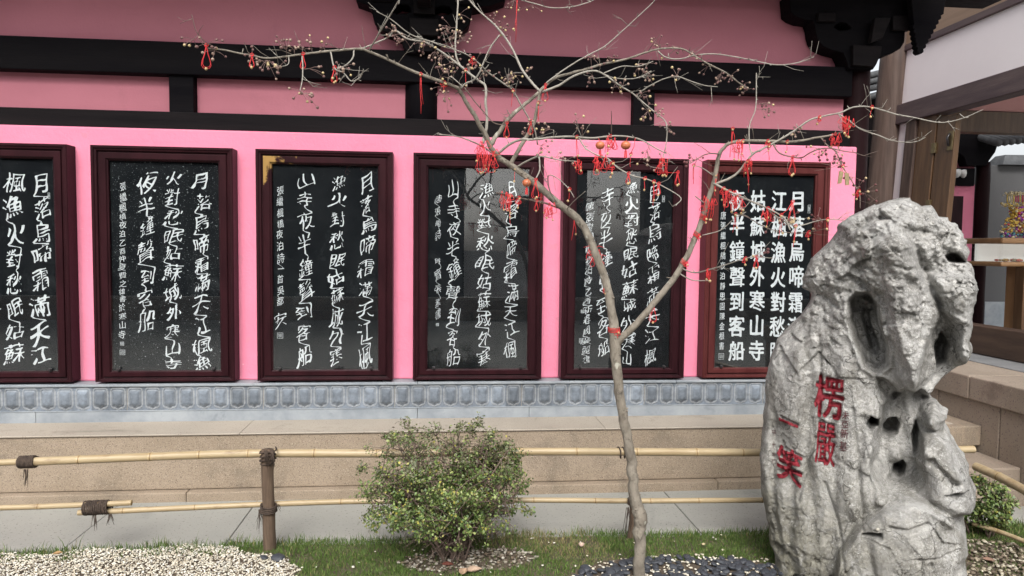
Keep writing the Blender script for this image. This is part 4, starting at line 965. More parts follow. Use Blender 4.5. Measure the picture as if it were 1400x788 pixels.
rock_text('未亞新基', 0, [(1156, 568, 8, 10), (1155, 580, 8, 9), (1154.5, 593, 9, 12), (1153, 610, 9, 12)], 'dkred_paint', .012, 'small_character', .0)
rock_text('中十中口', 0, [(1058.5, 591, 5, 9), (1058, 608, 5, 10), (1058.5, 622, 5, 7), (1059, 631, 5, 6)], 'dkred_paint', -.005, 'small_character', .0)
# pebbles tucked in the hollows
for (px, py) in ((1209, 588), (1217, 585), (1228, 641), (1233, 637), (1231, 645), (1200, 694)):
    q = loc(px, py, YR-.1); y = rock_front(q[0], q[2]); q = tow([(q[0], y-.008, q[2])])[0]; y = q[1]; m = MB(); m.ball(q, .010, (.5, .47, .4), (1, .8, .8)); tag(m.build('wedged_pebble', M['fruit'], base=(q[0], y, q[2]), smooth=True, col=True), 'small pale pebble wedged in a hollow of the tall grey rock', 'pebble', 'pebbles in the rock hollows')
# rounded stone peeping in at the rock's foot
m = MB(); q = atz(1182, 800, .06); m.ball((q[0], -2.19, .03), .12, sq=(1, .55, .75)); o = m.build('foot_stone', 'rock', base=(q[0], -2.19, 0), smooth=True); sb = o.modifiers.new('s', 'SUBSURF'); sb.levels = sb.render_levels = 3
tag(o, 'smooth rounded grey stone at the front foot of the tall rock', 'stone')

# ================================================================== TREE
YT = -1.68; ST = (YT+5)/FPX
tree = thing('berry_tree', at(872, 800, YT), 'bare forked grey tree hung with dried berries in front of the steles', 'tree')
# traced limbs: (points, r0, r1 in survey pixels, end depth offset m, kind)
BRN = {
 'trunk': ([(872, 815), (873, 788), (875, 750), (874, 722), (876, 706), (870, 690), (866, 670), (864, 640), (860, 610), (853, 575), (848, 545), (843, 505), (841, 470), (837, 430), (828, 384), (816, 352), (808, 331), (798, 311), (785, 295), (765, 280), (748, 265), (732, 251), (712, 236), (697, 225), (681, 216)], [13.5, 12.7, 12.2, 13, 14.5, 12.5, 11.5, 10.6, 10.2, 10, 9.8, 10, 11.5, 9, 8.6, 8.4, 8.2, 8, 7.8, 7.4, 7.2, 7, 6.6, 6.0, 5.4], .10, 1),
 'limbR': ([(843, 470), (851, 461), (870, 443), (893, 416), (912, 393), (931, 366), (946, 336), (958, 305), (969, 271), (977, 245), (981, 222), (985, 208), (996, 197), (1015, 193), (1049, 193), (1084, 194), (1114, 189), (1141, 184), (1156, 178), (1162, 170)], [9, 7.8, 7.2, 6.8, 6.6, 6.3, 6, 5.6, 5.2, 4.8, 4.4, 4, 3.6, 3.3, 3, 2.6, 2.2, 1.8, 1.4, 1], -.25, 1),
 'L1': ([(684, 217), (672, 203), (663, 183), (656, 172), (649, 158), (642, 148), (633, 132), (627, 122), (622, 119), (607, 113), (581, 104), (556, 94), (531, 82), (505, 71), (490, 67), (458, 69.5), (433, 72), (408, 75), (387, 78), (364, 80), (344, 75.6), (326, 73), (306, 68.5), (283, 66.5)], [5, 4.8, 4.4, 4.2, 4, 3.8, 3.6, 3.5, 3.2, 3, 2.8, 2.6, 2.5, 2.3, 2.2, 2, 1.9, 1.8, 1.7, 1.6, 1.4, 1.3, 1.2, 1], -.35, 1),
 'B': ([(660, 196), (663, 183), (666, 167), (664, 142), (664, 119), (657, 112), (642, 101), (630, 91), (612, 77), (597, 67), (581, 58), (556, 53), (541, 42.6), (529, 52), (509, 61), (494, 67)], [3, 2.8, 2.6, 2.5, 2.4, 2.2, 2, 1.9, 1.7, 1.5, 1.4, 1.3, 1.2, 1.2, 1.2, 1.2], .2, 1),
 'C': ([(634, 95), (628, 88), (623, 74), (623, 51), (625, 25), (626, 0), (626, -30)], [2, 1.8, 1.6, 1.5, 1.4, 1.3, 1], .2, 1),
 'D': ([(630, 121), (636, 115), (645, 111), (653, 104), (660, 89), (670, 66), (683, 48)], [1.8, 1.8, 1.7, 1.6, 1.5, 1.3, 1.2], -.1, 0),
 'thin1': ([(735, 198), (731, 178), (723, 162), (713, 145), (701, 124), (688, 114), (668, 100), (658, 90), (642, 77), (622, 68), (607, 62), (589, 57), (561, 47), (535, 27), (515, 16)], [1.4, 1.4, 1.3, 1.3, 1.2, 1.2, 1.1, 1.1, 1, 1, 1, 1, .9, .8, .7], -.3, 0),
 'F': ([(669, 200), (683, 180), (693, 166), (703, 155), (719, 142), (734, 129), (744, 119), (759, 107), (785, 99), (805, 94), (820, 89), (856, 81), (880, 73), (902, 67), (932, 67), (950, 77), (969, 88), (993, 100), (1011, 114), (1024, 122)], [4.4, 4, 3.8, 3.6, 3.4, 3.2, 3, 2.6, 2.4, 2.3, 2.2, 2, 1.8, 1.7, 1.5, 1.4, 1.3, 1.2, 1, .8], .3, 1),
 'G': ([(697, 226), (712, 200), (724, 180), (731, 165), (734, 150), (737, 132), (739, 125)], [4, 3.8, 3.5, 3.3, 3.1, 2.8, 2.4], .05, 1),
 'E': ([(739, 126), (726, 112), (713, 94), (701, 68), (688, 48), (675, 33), (658, 18), (643, 2), (630, -15)], [2.4, 2.2, 2.1, 2, 1.9, 1.7, 1.5, 1.3, 1.1], .35, 1),
 'E2': ([(717, 100), (703, 100), (693, 105)], [.9, .8, .6], .38, 0),
 'H': ([(681, 210), (696, 198), (712, 191), (729, 191), (755, 188), (781, 187), (810, 189), (841, 186), (864, 188), (880, 193), (897, 203), (911, 210)], [2.6, 2.5, 2.4, 2.2, 2, 1.9, 1.7, 1.6, 1.4, 1.2, 1, .8], -.35, 1),
 'H2': ([(791, 188), (801, 203), (818, 213), (831, 217), (844, 229), (864, 240), (887, 246), (912, 258), (931, 271), (924, 281)], [1.5, 1.4, 1.3, 1.2, 1.2, 1.1, 1, .9, .8, .7], -.55, 0),
 'Hl': ([(676, 212), (659, 200), (636, 190), (620, 186), (600, 184)], [1.6, 1.3, 1.2, 1, .8], -.2, 0),
 'H3': ([(706, 229), (722, 220), (739, 214), (765, 219), (790, 221)], [2., 1.8, 1.5, .9, .7], -.2, 0),
 'H4': ([(737, 215), (738, 232), (732, 246)], [1.6, 1.3, 1.1], -.1, 0),
 'K1': ([(762, 284), (739, 276), (715, 272), (692, 266), (679, 264)], [1.8, 1.5, 1.3, 1.1, .9], -.3, 0),
 'K2': ([(766, 282), (752, 262), (750, 240), (765, 246), (778, 259), (785, 270)], [1.2, 1, .9, .8, .7, .6], -.2, 0),
 'K3': ([(774, 287), (785, 275), (800, 262)], [1.1, .8, .6], -.2, 0),
 'I': ([(744, 119), (749, 112), (772, 95), (798, 79), (826, 64), (847, 46), (871, 24), (893, 3), (905, -15)], [1.6, 1.4, 1.2, 1.1, 1, .9, .8, .7, .6], .1, 0),
 'J': ([(899, 70), (911, 79), (929, 81), (950, 76), (975, 74), (1005, 78), (1039, 85), (1063, 89), (1091, 86), (1113, 78)], [1.2, 1.1, 1.1, 1, 1, .9, .9, .8, .7, .5], .1, 0),
 'K': ([(742, 126), (764, 117), (785, 104), (810, 97), (826, 102), (847, 117), (865, 128), (880, 141), (899, 157), (911, 169), (911, 195), (906, 219), (907, 235)], [2.4, 2.2, 2, 1.8, 1.6, 1.5, 1.4, 1.2, 1.1, 1, .9, .8, .7], -.2, 1),
 'Kb': ([(872, 129), (886, 119), (908, 108), (926, 105), (944, 111), (963, 117), (981, 119)], [1.1, 1, .9, .9, .8, .7, .6], -.35, 0),
 'Kc': ([(829, 103), (841, 107), (865, 108), (880, 103), (890, 97)], [1, .9, .8, .7, .6], .2, 0),
 'Kd': ([(826, 100), (850, 91), (872, 91), (893, 84)], [1, .9, .8, .6], .25, 0),
 'top1': ([(675, -15), (700, -8), (713, 0), (734, 6), (754, 11), (779, 10), (800, 5), (812, 0), (825, -8)], [1.2, 1.1, 1, 1, .9, .8, .8, .7, .6], .3, 0),
 'R2': ([(974, 253), (1000, 243), (1015, 229), (1028, 212), (1040, 205), (1063, 193), (1086, 179), (1108, 164), (1131, 158), (1150, 154), (1166, 147), (1186, 146), (1207, 151), (1227, 157), (1250, 161), (1278, 167), (1296, 167), (1319, 161), (1344, 150)], [2.6, 2.3, 2.2, 2.1, 2, 1.9, 1.8, 1.7, 1.6, 1.5, 1.4, 1.3, 1.2, 1.1, 1, .9, .8, .7, .5], -.45, 1),
 'R3': ([(1144, 155), (1159, 164), (1177, 177), (1200, 185), (1218, 192), (1241, 195), (1255, 193), (1265, 188)], [1.2, 1.1, 1, 1, .9, .8, .7, .5], -.3, 0),
 'R4': ([(1057, 198), (1065, 209), (1079, 214), (1095, 216), (1106, 210), (1120, 204), (1136, 203), (1154, 207), (1171, 209)], [1.3, 1.2, 1.1, 1.1, 1, 1, .9, .8, .6], -.45, 0),
 'R5': ([(1122, 188), (1131, 199), (1143, 208), (1150, 224), (1157, 236), (1166, 250), (1175, 265), (1176, 285)], [1.2, 1.1, 1.1, 1, .9, .9, .8, .6], -.35, 0),
 'R6': ([(974, 250), (1003, 265), (1026, 275), (1049, 285), (1072, 298), (1080, 314)], [2.2, 2, 1.8, 1.6, 1.3, 1], -.6, 1),
 'R6b': ([(1049, 285), (1060, 295), (1087, 309), (1118, 302), (1135, 300), (1156, 302)], [1.2, 1.1, 1, .9, .8, .6], -.55, 0),
 'R6c': ([(960, 322), (985, 315), (1003, 300), (1020, 290)], [.9, .8, .7, .6], -.1, 0),
 'R6d': ([(1000, 292), (1020, 296), (1040, 308), (1062, 316), (1090, 319), (1110, 317), (1132, 312)], [.8, .8, .8, .7, .7, .6, .5], -.5, 0),
 'R7': ([(931, 367), (950, 373), (973, 368), (996, 361), (1026, 352), (1057, 353)], [1.4, 1.3, 1.1, 1, .8, .6], -.6, 0),
 'R8': ([(927, 373), (946, 383), (971, 384)], [1.2, 1, .6], -.1, 0),
 'R9': ([(984, 211), (971, 210), (961, 213), (951, 219), (943, 224)], [1.2, 1, .9, .8, .6], -.5, 0),
 'R10': ([(966, 280), (955, 272), (950, 268)], [1.1, .9, .7], -.1, 0), 'R11': ([(975, 240), (960, 230), (948, 226)], [1, .8, .6], -.1, 0),
 'V1': ([(1024, 195), (1025, 171), (1033, 149), (1034, 122), (1034, 100)], [1.1, 1, .9, .9, .7], -.1, 0),
 'V1b': ([(1024, 195), (1027, 210)], [1.1, 1.2], -.35, 0),
 'a1': ([(505, 69), (514, 53), (529, 28), (546, 0), (556, -18)], [1.4, 1.2, 1.1, 1, .9], -.5, 0),
 'a2': ([(284, 66), (275, 52), (268, 42), (262, 20)], [.9, .7, .6, .45], -.4, 0),
 'a3': ([(452, 71), (456, 90), (460, 96), (470, 100), (480, 111), (492, 107), (497, 95)], [1.3, 1.2, 1.1, 1, .9, .8, .7], -.6, 0),
 'a4': ([(484, 69), (482, 80), (472, 90), (462, 94)], [1.2, 1.1, 1, .8], -.5, 0),
 'a5': ([(413, 76), (414, 95), (413, 112), (410, 124)], [1.1, 1, .9, .7], -.5, 0),
 'a6': ([(395, 77), (394, 88), (384, 91), (378, 88)], [.8, .7, .6, .5], -.4, 0),
 's1': ([(635, 120), (650, 140), (663, 155), (675, 168), (690, 170), (697, 160), (693, 150)], [1, .9, .8, .8, .9, .9, .7], .1, 0),
 's2': ([(782, 187), (790, 175), (788, 165)], [.8, .7, .5], -.2, 0), 's3': ([(757, 188), (757, 178)], [1, .7], -.1, 0), 's4': ([(836, 186), (836, 160), (836, 152)], [.9, .6, .4], -.3, 0),
 's5': ([(612, 114), (616, 105), (632, 118)], [.9, .8, .7], -.2, 0),
}
TP = []                                                      # (px, py, depth) along every limb, for hanging things
TREE_PTS = {}
def depth_near(x, y):
    best = min(TP, key=lambda t: (t[0]-x)**2+(t[1]-y)**2); return best[2]
order = ['trunk', 'limbR']+[k for k in BRN if k not in ('trunk', 'limbR')]
for nm in order:
    P, R, dy, kind = BRN[nm]
    y0 = YT if not TP else depth_near(*P[0])
    y1 = YT+dy; n = len(P); Q = catmull([(a, b) for a, b in P], 4)
    rr_ = np.interp(np.linspace(0, n-1, len(Q)), range(n), R); V3 = []; Rm = []; rr_ = np.where(rr_ > 1.3, np.maximum(rr_*(.67 if nm in ('trunk', 'limbR') else .74), .95), rr_*.85)
    sd0 = ord(nm[0])*7+len(nm)*3+n
    for i, q in enumerate(Q):
        f = i/(len(Q)-1); yy = y0+(y1-y0)*f; w = at(q[0], q[1], yy); jx = 1.0*noise.noise(Vector((i*.6, sd0, 0)))*rr_[i]*ST*.5
        V3.append(w+np.array([jx, jx*.7, -jx*.5])); Rm.append(rr_[i]*(yy+5)/FPX*(1+.10*noise.noise(Vector((i*.9, sd0, 4)))))
    for i in range(0, len(Q)): TP.append((Q[i][0], Q[i][1], V3[i][1]))
    TREE_PTS[nm] = V3
    if nm == 'trunk':
        m = MB(); m.tube(V3, Rm, 18)
        for k in range(46):                                   # bud scars and stubs
            i = random.randrange(12, len(V3)-2); d = Vector((random.uniform(-1, 1), -.7, random.uniform(-.1, .5))).normalized(); b = Vector(V3[i])
            m.tube([b+d*Rm[i]*.8, b+d*Rm[i]*1.15, b+d*(Rm[i]*1.2+random.uniform(.0, .007))], [0.0045, .0036, .0016], 6)
        o = m.build('trunk', 'bark', tree, smooth=True)
        for v in o.data.vertices:
            k = noise.fractal(v.co*30, .8, 2, 4); v.co += v.normal*k*.0030
    else:
        m = MB(); m.tube(V3, Rm, 10 if kind else 6)
        if len(V3) > 9:                                       # fine twiglets
            for k in range(len(V3)//7+(2 if kind else 1)):
                i = random.randrange(len(V3)//4, len(V3)-1); b = Vector(V3[i]); tg = (Vector(V3[i+1])-b).normalized(); d = (tg*random.uniform(.2, 1)+Vector((random.uniform(-1, 1), random.uniform(-.8, .8), random.uniform(-.7, 1)))).normalized(); l = random.uniform(.04, .13)
                p1 = b+d*l*.5+Vector((0, 0, random.uniform(-.01, .012))); p2 = b+d*l+Vector((random.uniform(-.02, .02), 0, random.uniform(-.01, .03))); m.tube([b, p1, p2], [.0015, .0011, .0006], 4)
                if random.random() < .5: m.tube([p1, p1+(p2-p1)*.5+Vector((random.uniform(-.02, .02), random.uniform(-.02, .02), random.uniform(-.02, .01)))], [.0009, .0005], 4)
        if len(V3) > 14:                                      # short spurs
            for k in range(len(V3)//5):
                i = random.randrange(3, len(V3)-1); b = Vector(V3[i]); d = Vector((random.uniform(-1, 1), random.uniform(-1, 1), random.uniform(-.6, 1))).normalized()
                l = random.uniform(.008, .026); m.tube([b, b+d*(Rm[i]+l*.6), b+d*(Rm[i]+l)+Vector((0, 0, .003))], [min(Rm[i]*.8, .0032), .0018, .0012], 5)
        m.build('branch', ('bark' if max(R) > 3 else 'twig_pale') if nm not in ('K1', 'R9', 'a2', 'R4', 'R5', 'R6d', 's1', 's4') else 'twig_dark', tree, smooth=True)
# drupes in loose clusters
CL = '256,62 287,58 292,72 345,71 352,85 365,86 381,93 391,58 402,60 413,62 426,58 441,60 415,128 422,134 464,94 473,92 434,93 536,40 541,50 551,57 574,62 578,66 591,75 601,80 612,79 618,90 626,80 611,95 603,98 608,38 613,52 622,44 633,20 636,52 650,88 645,93 601,124 607,131 684,38 690,36 694,104 699,109 705,107 677,24 700,5 727,12 727,96 690,110 666,104 715,178 726,170 745,176 790,162 797,180 811,80 832,81 809,108 840,116 851,116 871,96 882,86 887,106 898,57 932,63 946,78 966,96 983,106 1001,104 1014,116 1022,122 926,104 877,131 890,141 881,156 901,150 913,174 1046,141 1052,150 1085,180 1120,206 1128,213 1146,216 1152,224 1166,241 1178,252 1188,262 746,201 762,212 775,216 947,217 1060,300 1078,302 1045,345 1118,300 880,216 905,222'.split()
for s in CL[:99]:
    px, py = map(float, s.split(',')); Yd = depth_near(px, py); b = min(TP, key=lambda t: (t[0]-px)**2+(t[1]-py)**2)
    root = at(b[0], b[1], b[2]); c = at(px, py, Yd+random.uniform(-.04, .04)); m = MB(); r = random.Random(s)
    hub = root+(c-root)*.45
    if np.linalg.norm(hub-root) > .012: m.tube([root, hub], .0011, 4, (.22, .15, .13))
    for k in range(r.randint(4, 9)):
        q = c+np.array([r.gauss(0, 1), r.gauss(0, 1), r.gauss(-.25, .9)])*.021
        m.tube([hub, (hub+q)/2+np.array([0, 0, .003]), q], .0008, 4, (.25, .16, .14))
        pal = r.random(); col = (.38, .27, .21) if pal < .45 else ((.20, .11, .10) if pal < .85 else (.58, .46, .24))
        if px > 930 and py > 190: col = (.14, .05, .05) if pal < .7 else (.5, .38, .22)
        m.ball(q, r.uniform(.0052, .0072), col)
    m.build('fruit_cluster', 'fruit', tree, smooth=True, col=True)

# ---- red wish strings, each its own thing
RIB = [  # x, y, type, size px, where
 (276, 66, 'loop', 30, 'at the tip of the longest left branch'), (344, 76, 'loop', 16, 'second from the tip of the longest left branch'), (413, 74, 'loop', 19, 'third from the tip of the longest left branch'), (456, 93, 'loop', 20, 'on the hooked twig under the left branch'),
 (574, 101, 'strand', 52, 'below the left branch against the dark central post'), (645, 78, 'knot', 14, 'on the thin twig right of the central bracket'), (634, 100, 'strand', 20, 'above the elbow of the left branch'), (604, 117, 'knot', 12, 'left of the elbow of the left branch'),
 (746, 116, 'loop', 22, 'where two upper branches cross in the middle'), (700, 126, 'strand', 22, 'on the thin twig over the short pink strip'), (702, 2, 'strand', 60, 'hanging from the top edge above the middle'), (694, 168, 'loop', 20, 'inside the V of the upper fork'), (722, 168, 'loop', 18, 'right of the V of the upper fork'), (730, 140, 'strand', 30, 'on the upright branch right of the V'),
 (656, 203, 'tangle', 34, 'thick at the left of the main fork'), (668, 212, 'tangle', 24, 'just below the main fork'), (677, 214, 'strand', 22, 'right of the main fork'), (703, 231, 'strand', 18, 'under the leaning limb near the fork'), (733, 246, 'loop', 26, 'round the leaning limb left of the pink gap'), (742, 258, 'strand', 26, 'down the leaning limb left of the pink gap'),
 (692, 266, 'tangle', 20, 'on the side twig before the fourth stele'), (699, 267, 'strand', 40, 'long below the side twig before the fourth stele'), (712, 268, 'knot', 14, 'in the middle of the side twig before the fourth stele'), (731, 272, 'loop', 14, 'at the inner end of the side twig'), (748, 281, 'tangle', 18, 'where the side twig meets the leaning limb'), (771, 266, 'strand', 16, 'on the hooked twig above the leaning limb'), (783, 298, 'strand', 34, 'under the leaning limb right of the pink gap'),
 (785, 190, 'strand', 34, 'below the level branch over the fifth stele edge'), (820, 214, 'tangle', 24, 'over the fifth stele, lower left'), (833, 192, 'tangle', 20, 'between the two orange ornaments'), (800, 222, 'tangle', 15, 'over the upper left corner of the fifth stele'), (836, 222, 'strand', 20, 'over the middle top of the fifth stele'), (851, 212, 'knot', 15, 'below the right orange ornament'), (862, 211, 'strand', 18, 'right of the right orange ornament'), (860, 236, 'loop', 14, 'low on the bent twig over the fifth stele'), (881, 247, 'strand', 16, 'near the end of the bent twig'), (898, 252, 'loop', 16, 'at the end of the bent twig over the fifth stele'), (888, 256, 'strand', 34, 'before the first character of the fifth stele'), (907, 218, 'tangle', 20, 'over the upper right corner of the fifth stele'), (926, 236, 'loop', 18, 'at the right frame of the fifth stele'), (941, 240, 'strand', 26, 'in the pink gap between fifth and sixth stele'),
 (804, 345, 'bow', 18, 'left across the lower trunk limb'), (826, 350, 'bow', 16, 'right across the lower trunk limb'), (840, 385, 'loop', 18, 'beside the trunk above the lower fork'), (841, 453, 'wrap', 12, 'wound round the lower fork of the trunk'), (887, 412, 'loop', 26, 'halfway up the right limb'), (931, 360, 'wrap', 10, 'wound round the right limb at the twig'), (952, 318, 'wrap', 10, 'wound round the right limb level with the characters'), (962, 296, 'wrap', 9, 'wound round the right limb beside the red frame'), (971, 268, 'tangle', 26, 'thick on the upper right limb'), (977, 236, 'strand', 30, 'down the upper right limb'), (986, 262, 'knot', 16, 'in gold and red at the right limb crotch'),
 (998, 265, 'tangle', 26, 'round and dense over the sixth stele'), (1015, 262, 'tangle', 18, 'second of the dense bundles over the sixth stele'), (1006, 290, 'strand', 26, 'below the dense bundle over the sixth stele'), (1028, 224, 'strand', 44, 'long before the top of the red frame'), (1032, 230, 'tangle', 16, 'on the long twig before the top of the red frame'), (1001, 176, 'strand', 40, 'first of a row on the arched top of the right limb'), (1006, 184, 'tangle', 18, 'second of a row on the arched top of the right limb'), (1015, 192, 'strand', 30, 'third of a row on the arched top of the right limb'), (1048, 188, 'knot', 14, 'middle of the arched top of the right limb'), (1052, 196, 'strand', 20, 'right of the middle of the arched top'), (1076, 194, 'strand', 14, 'near the right end of the arched top'), (1085, 214, 'loop', 26, 'hanging before the red frame of the sixth stele'), (1140, 186, 'tangle', 18, 'at the dark corner column, lower'), (1158, 160, 'tangle', 22, 'at the dark corner column, upper'), (1160, 172, 'strand', 16, 'at the right of the dark corner column bundle'), (1121, 158, 'knot', 9, 'on the long right twig over the pink strip'), (1192, 148, 'strand', 14, 'far out on the long right twig'),
 (1052, 284, 'tangle', 20, 'in the berry bunch before the heavy characters'), (1068, 292, 'strand', 34, 'right of the berry bunch before the heavy characters'), (1083, 276, 'loop', 28, 'open loop before the heavy right column'), (1090, 305, 'strand', 30, 'before the right column of the sixth stele'), (1103, 316, 'knot', 10, 'lower right before the sixth stele'), (1130, 301, 'strand', 14, 'against the pink edge beside the rock'), (1031, 335, 'loop', 16, 'lower middle before the sixth stele'), (1018, 366, 'knot', 9, 'lowest before the sixth stele'), (966, 370, 'tangle', 12, 'on the low twig before the red frame'), (1180, 255, 'knot', 12, 'just above the top of the rock'), (1152, 228, 'strand', 10, 'above the folded gold tags')]
def arc_loop(p, L, wd, r, k=11):
    yd = r.uniform(-.3, .3); return [p+Vector((math.sin(2*math.pi*t)*wd*(.35+.65*math.sin(math.pi*t)), yd*math.sin(2*math.pi*t)*wd, -L*math.sin(math.pi*t)**.8)) for t in np.linspace(0, 1, k)]
for i, (px, py, ty, sz, where) in enumerate(RIB):
    b = min(TP, key=lambda t: (t[0]-px)**2+(t[1]-py)**2); Yd = b[2]-.004; s = (Yd+5)/FPX; r = random.Random(i*31+5)
    q = Vector(at(px, py, Yd)); anc = Vector(at(b[0], b[1], Yd)); L = sz*s; tr = .00125; m = MB(); beads = []
    if (q-anc).length < .06: q = anc
    elif (q-anc).length > .015: m.tube([anc, (q+anc)/2+Vector((.004, -.004, -.004)), q], tr, 5)
    def turn(p, rad):
        w = [p+Vector((math.cos(a)*rad, -abs(math.sin(a))*rad*.8, math.sin(a)*rad*1.1)) for a in np.linspace(0, 6.6, 12)]; m.tube(w, tr, 5)
    if ty != 'wrap': turn(q, .005); turn(q+Vector((.003, 0, .001)), .006)
    def strand(p, l):
        dx = r.uniform(-.10, .10)*l; e = p+Vector((dx, r.uniform(-.01, .01), -l)); m.tube([p, p+Vector((dx*.1+r.uniform(-.002, .002), 0, -l*.4)), p+Vector((dx*.6+r.uniform(-.003, .003), 0, -l*.75)), e], [tr*1.15, tr, tr, tr*1.1], 5); return e
    if ty == 'loop':
        for k in range(2): m.tube(arc_loop(q+Vector((k*.002, -.003*k, 0)), L*(1-.06*k), L*.24*(1-.2*k), r), tr, 5)
        beads.append(q+Vector((0, -.003, -L)))
        if r.random() < .6: beads.append(q+Vector((.006, -.004, -L*.93)))
    elif ty == 'strand':
        for k in range(2 if sz > 24 else 1): e = strand(q+Vector((k*.003, 0, 0)), L*(1-.25*k))
        if r.random() < .75: beads.append(e)
        beads.append(q+Vector((0, -.006, -.006)))
    elif ty == 'knot':
        for k in range(3): m.tube(arc_loop(q+Vector((r.uniform(-.006, .006), 0, r.uniform(0, .006))), L*r.uniform(.4, .8), L*.35, r, 9), tr, 5)
        e = strand(q, L); beads += [e, q+Vector((.004, -.006, -.005))]
    elif ty == 'tangle':
        for k in range(int(4+sz/7)): m.tube(arc_loop(q+Vector((r.uniform(-.38, .38)*L, r.uniform(-.03, .01), r.uniform(-.45, .22)*L)), L*r.uniform(.3, .85), L*r.uniform(.08, .26), r, 9), tr, 5)
        for k in range(int(3+sz/8)):
            e = strand(q+Vector((r.uniform(-.35, .35)*L, -.004, r.uniform(-.3, .1)*L)), L*r.uniform(.5, 1.25))
            if k < 3: beads.append(e)
    elif ty == 'bow':
        for k in (-1, 1):
            m.tube([q, q+Vector((k*L*.35, -.006, L*.25)), q+Vector((k*L*.8, -.004, L*.12))], tr, 5); m.tube([q, q+Vector((k*L*.3, -.006, -L*.2)), q+Vector((k*L*.6, -.01, -L*.5)), q+Vector((k*L*.55, -.004, -L*.9))], tr, 5)
            m.tube(arc_loop(q+Vector((k*L*.4, -.004, .0)), L*.8, L*.25, r, 9), tr, 5)
    elif ty == 'wrap':
        # rings round the limb
        j = min(range(len(TP)), key=lambda t: (TP[t][0]-px)**2+(TP[t][1]-py)**2); c = Vector(at(*TP[j])); rad = {453: 8.2, 360: 4.8, 318: 4.5, 296: 4.2}.get(py, 4)*s
        nb_ = Vector(at(*TP[min(j+2, len(TP)-1)]))-c; ax = nb_.normalized(); a = ax.orthogonal().normalized(); b2 = ax.cross(a)
        for k in range(4):
            w0 = r.uniform(-.5, .5); m.tube([c+ax*((k-1.5)*.006+.004*math.sin(t+w0))+(a*math.cos(t)+b2*math.sin(t))*rad for t in np.linspace(0, 6.4, 16)], tr*1.2, 5)
        fr = c+Vector((rad*.3, -rad-.002, 0)); strand(fr, L*.9); m.tube(arc_loop(fr, L*.6, L*.4, r, 9), tr, 5); strand(fr+Vector((rad*.4, 0, .004)), L*.6); beads.append(fr+Vector((.006, -.004, -.012)))
    t = thing('wish_string', q, '', 'ribbon', 'red wish strings tied to the tree')
    t['label'] = {'loop': 'looped', 'strand': 'straight', 'knot': 'knotted', 'tangle': 'tangled', 'bow': 'bow-tied', 'wrap': 'wrapped'}[ty]+' red string '+where
    m.build('string', 'red', t, smooth=True)
    for bd in beads:
        mm = MB(); mm.ball(bd, r.uniform(.0046, .0064), sq=(1, 1, 1.15)); mm.build('bead', 'bead', t, smooth=True)
# orange ornaments
for (px, py, rp, lab) in ((820.5, 199, 6.2, 'left orange round ornament hanging over the fifth stele'), (855.5, 199, 6.6, 'right orange ornament with tassel hanging over the fifth stele'), (720, 250.5, 6, 'small orange lantern ornament hanging before the fourth stele')):
    Yd = depth_near(px, py)-.02; s = (Yd+5)/FPX; c = at(px, py, Yd); t = thing('orange_ornament', c, lab, 'ornament'); R = rp*s
    m = MB(); m.lathe(c[0], Yd, [(R*.12, c[2]-R*.85), (R*.6, c[2]-R*.75), (R*.95, c[2]-R*.35), (R*1.05, c[2]+R*.05), (R*.9, c[2]+R*.5), (R*.5, c[2]+R*.8), (R*.12, c[2]+R*.9)], 16); m.build('body', 'orange', t, smooth=True)
    m = MB(); b = min(TP, key=lambda q: (q[0]-px)**2+(q[1]-py)**2); m.tube([at(*b), (c[0], Yd, c[2]+R*.85)], .0012, 5); m.build('cord', 'red', t)
    m = MB()
    for k in range(8):
        a = k*.8; m.tube([(c[0], Yd, c[2]-R*.8), (c[0]+.004*math.cos(a), Yd+.004*math.sin(a), c[2]-R*1.2), (c[0]+.006*math.cos(a), Yd+.006*math.sin(a), c[2]-R*2.6)], .0013, 4)
    m.build('tassel', 'red', t)
for (px, py, dx, lab) in ((1150, 243, -2, 'left folded gold paper tag dangling above the rock'), (1157, 245, 2, 'right folded gold paper tag dangling above the rock')):
    Yd = depth_near(px, py)-.02; s = (Yd+5)/FPX; c = at(px, py, Yd); m = MB(); w = 3.2*s; hh = 9*s
    m.prism([(c[0]-w, c[2]+hh), (c[0]+w, c[2]+hh*.9), (c[0]+w*.8+dx*s, c[2]-hh*.9), (c[0]-w*.9+dx*s, c[2]-hh)], Yd-.002, Yd+.002); m.tube([(c[0], Yd, c[2]+hh), at(1153, 232, Yd)], .0011, 5)
    tag(m.build('paper_tag', 'tagm', base=c), lab, 'tag')

# ================================================================== SHRUBS
def leaf_cloud(P, D, size, cols, name, parent):
    """folded leaf blades at points P with facing D"""
    n = len(P); up = rng.normal(size=(n, 3)); D = D/(np.linalg.norm(D, axis=1)[:, None]+1e-9); a = np.cross(D, up); a /= np.linalg.norm(a, axis=1)[:, None]+1e-9; b = np.cross(D, a)
    L = size*rng.uniform(.6, 1.25, n)[:, None]; w = L*rng.uniform(.28, .36, n)[:, None]; fold = D*w*.35
    V = np.stack([P, P+a*L*.35+b*w+fold, P+a*L*.75+b*w*.8+fold*.8, P+a*L*1.0-D*L*.12, P+a*L*.75-b*w*.8+fold*.8, P+a*L*.35-b*w+fold, P+a*L*.5], 1).reshape(-1, 3)
    k = np.arange(n)[:, None]*7; Q = np.concatenate([k+np.array([[0, 1, 2, 6]]), k+np.array([[6, 2, 3, 4]]), k+np.array([[0, 6, 4, 5]])]); C = np.repeat(cols, 7, 0)
    return link_mesh(name, V, None, 'leaf', parent, smooth=False, cols=C, quads=Q)
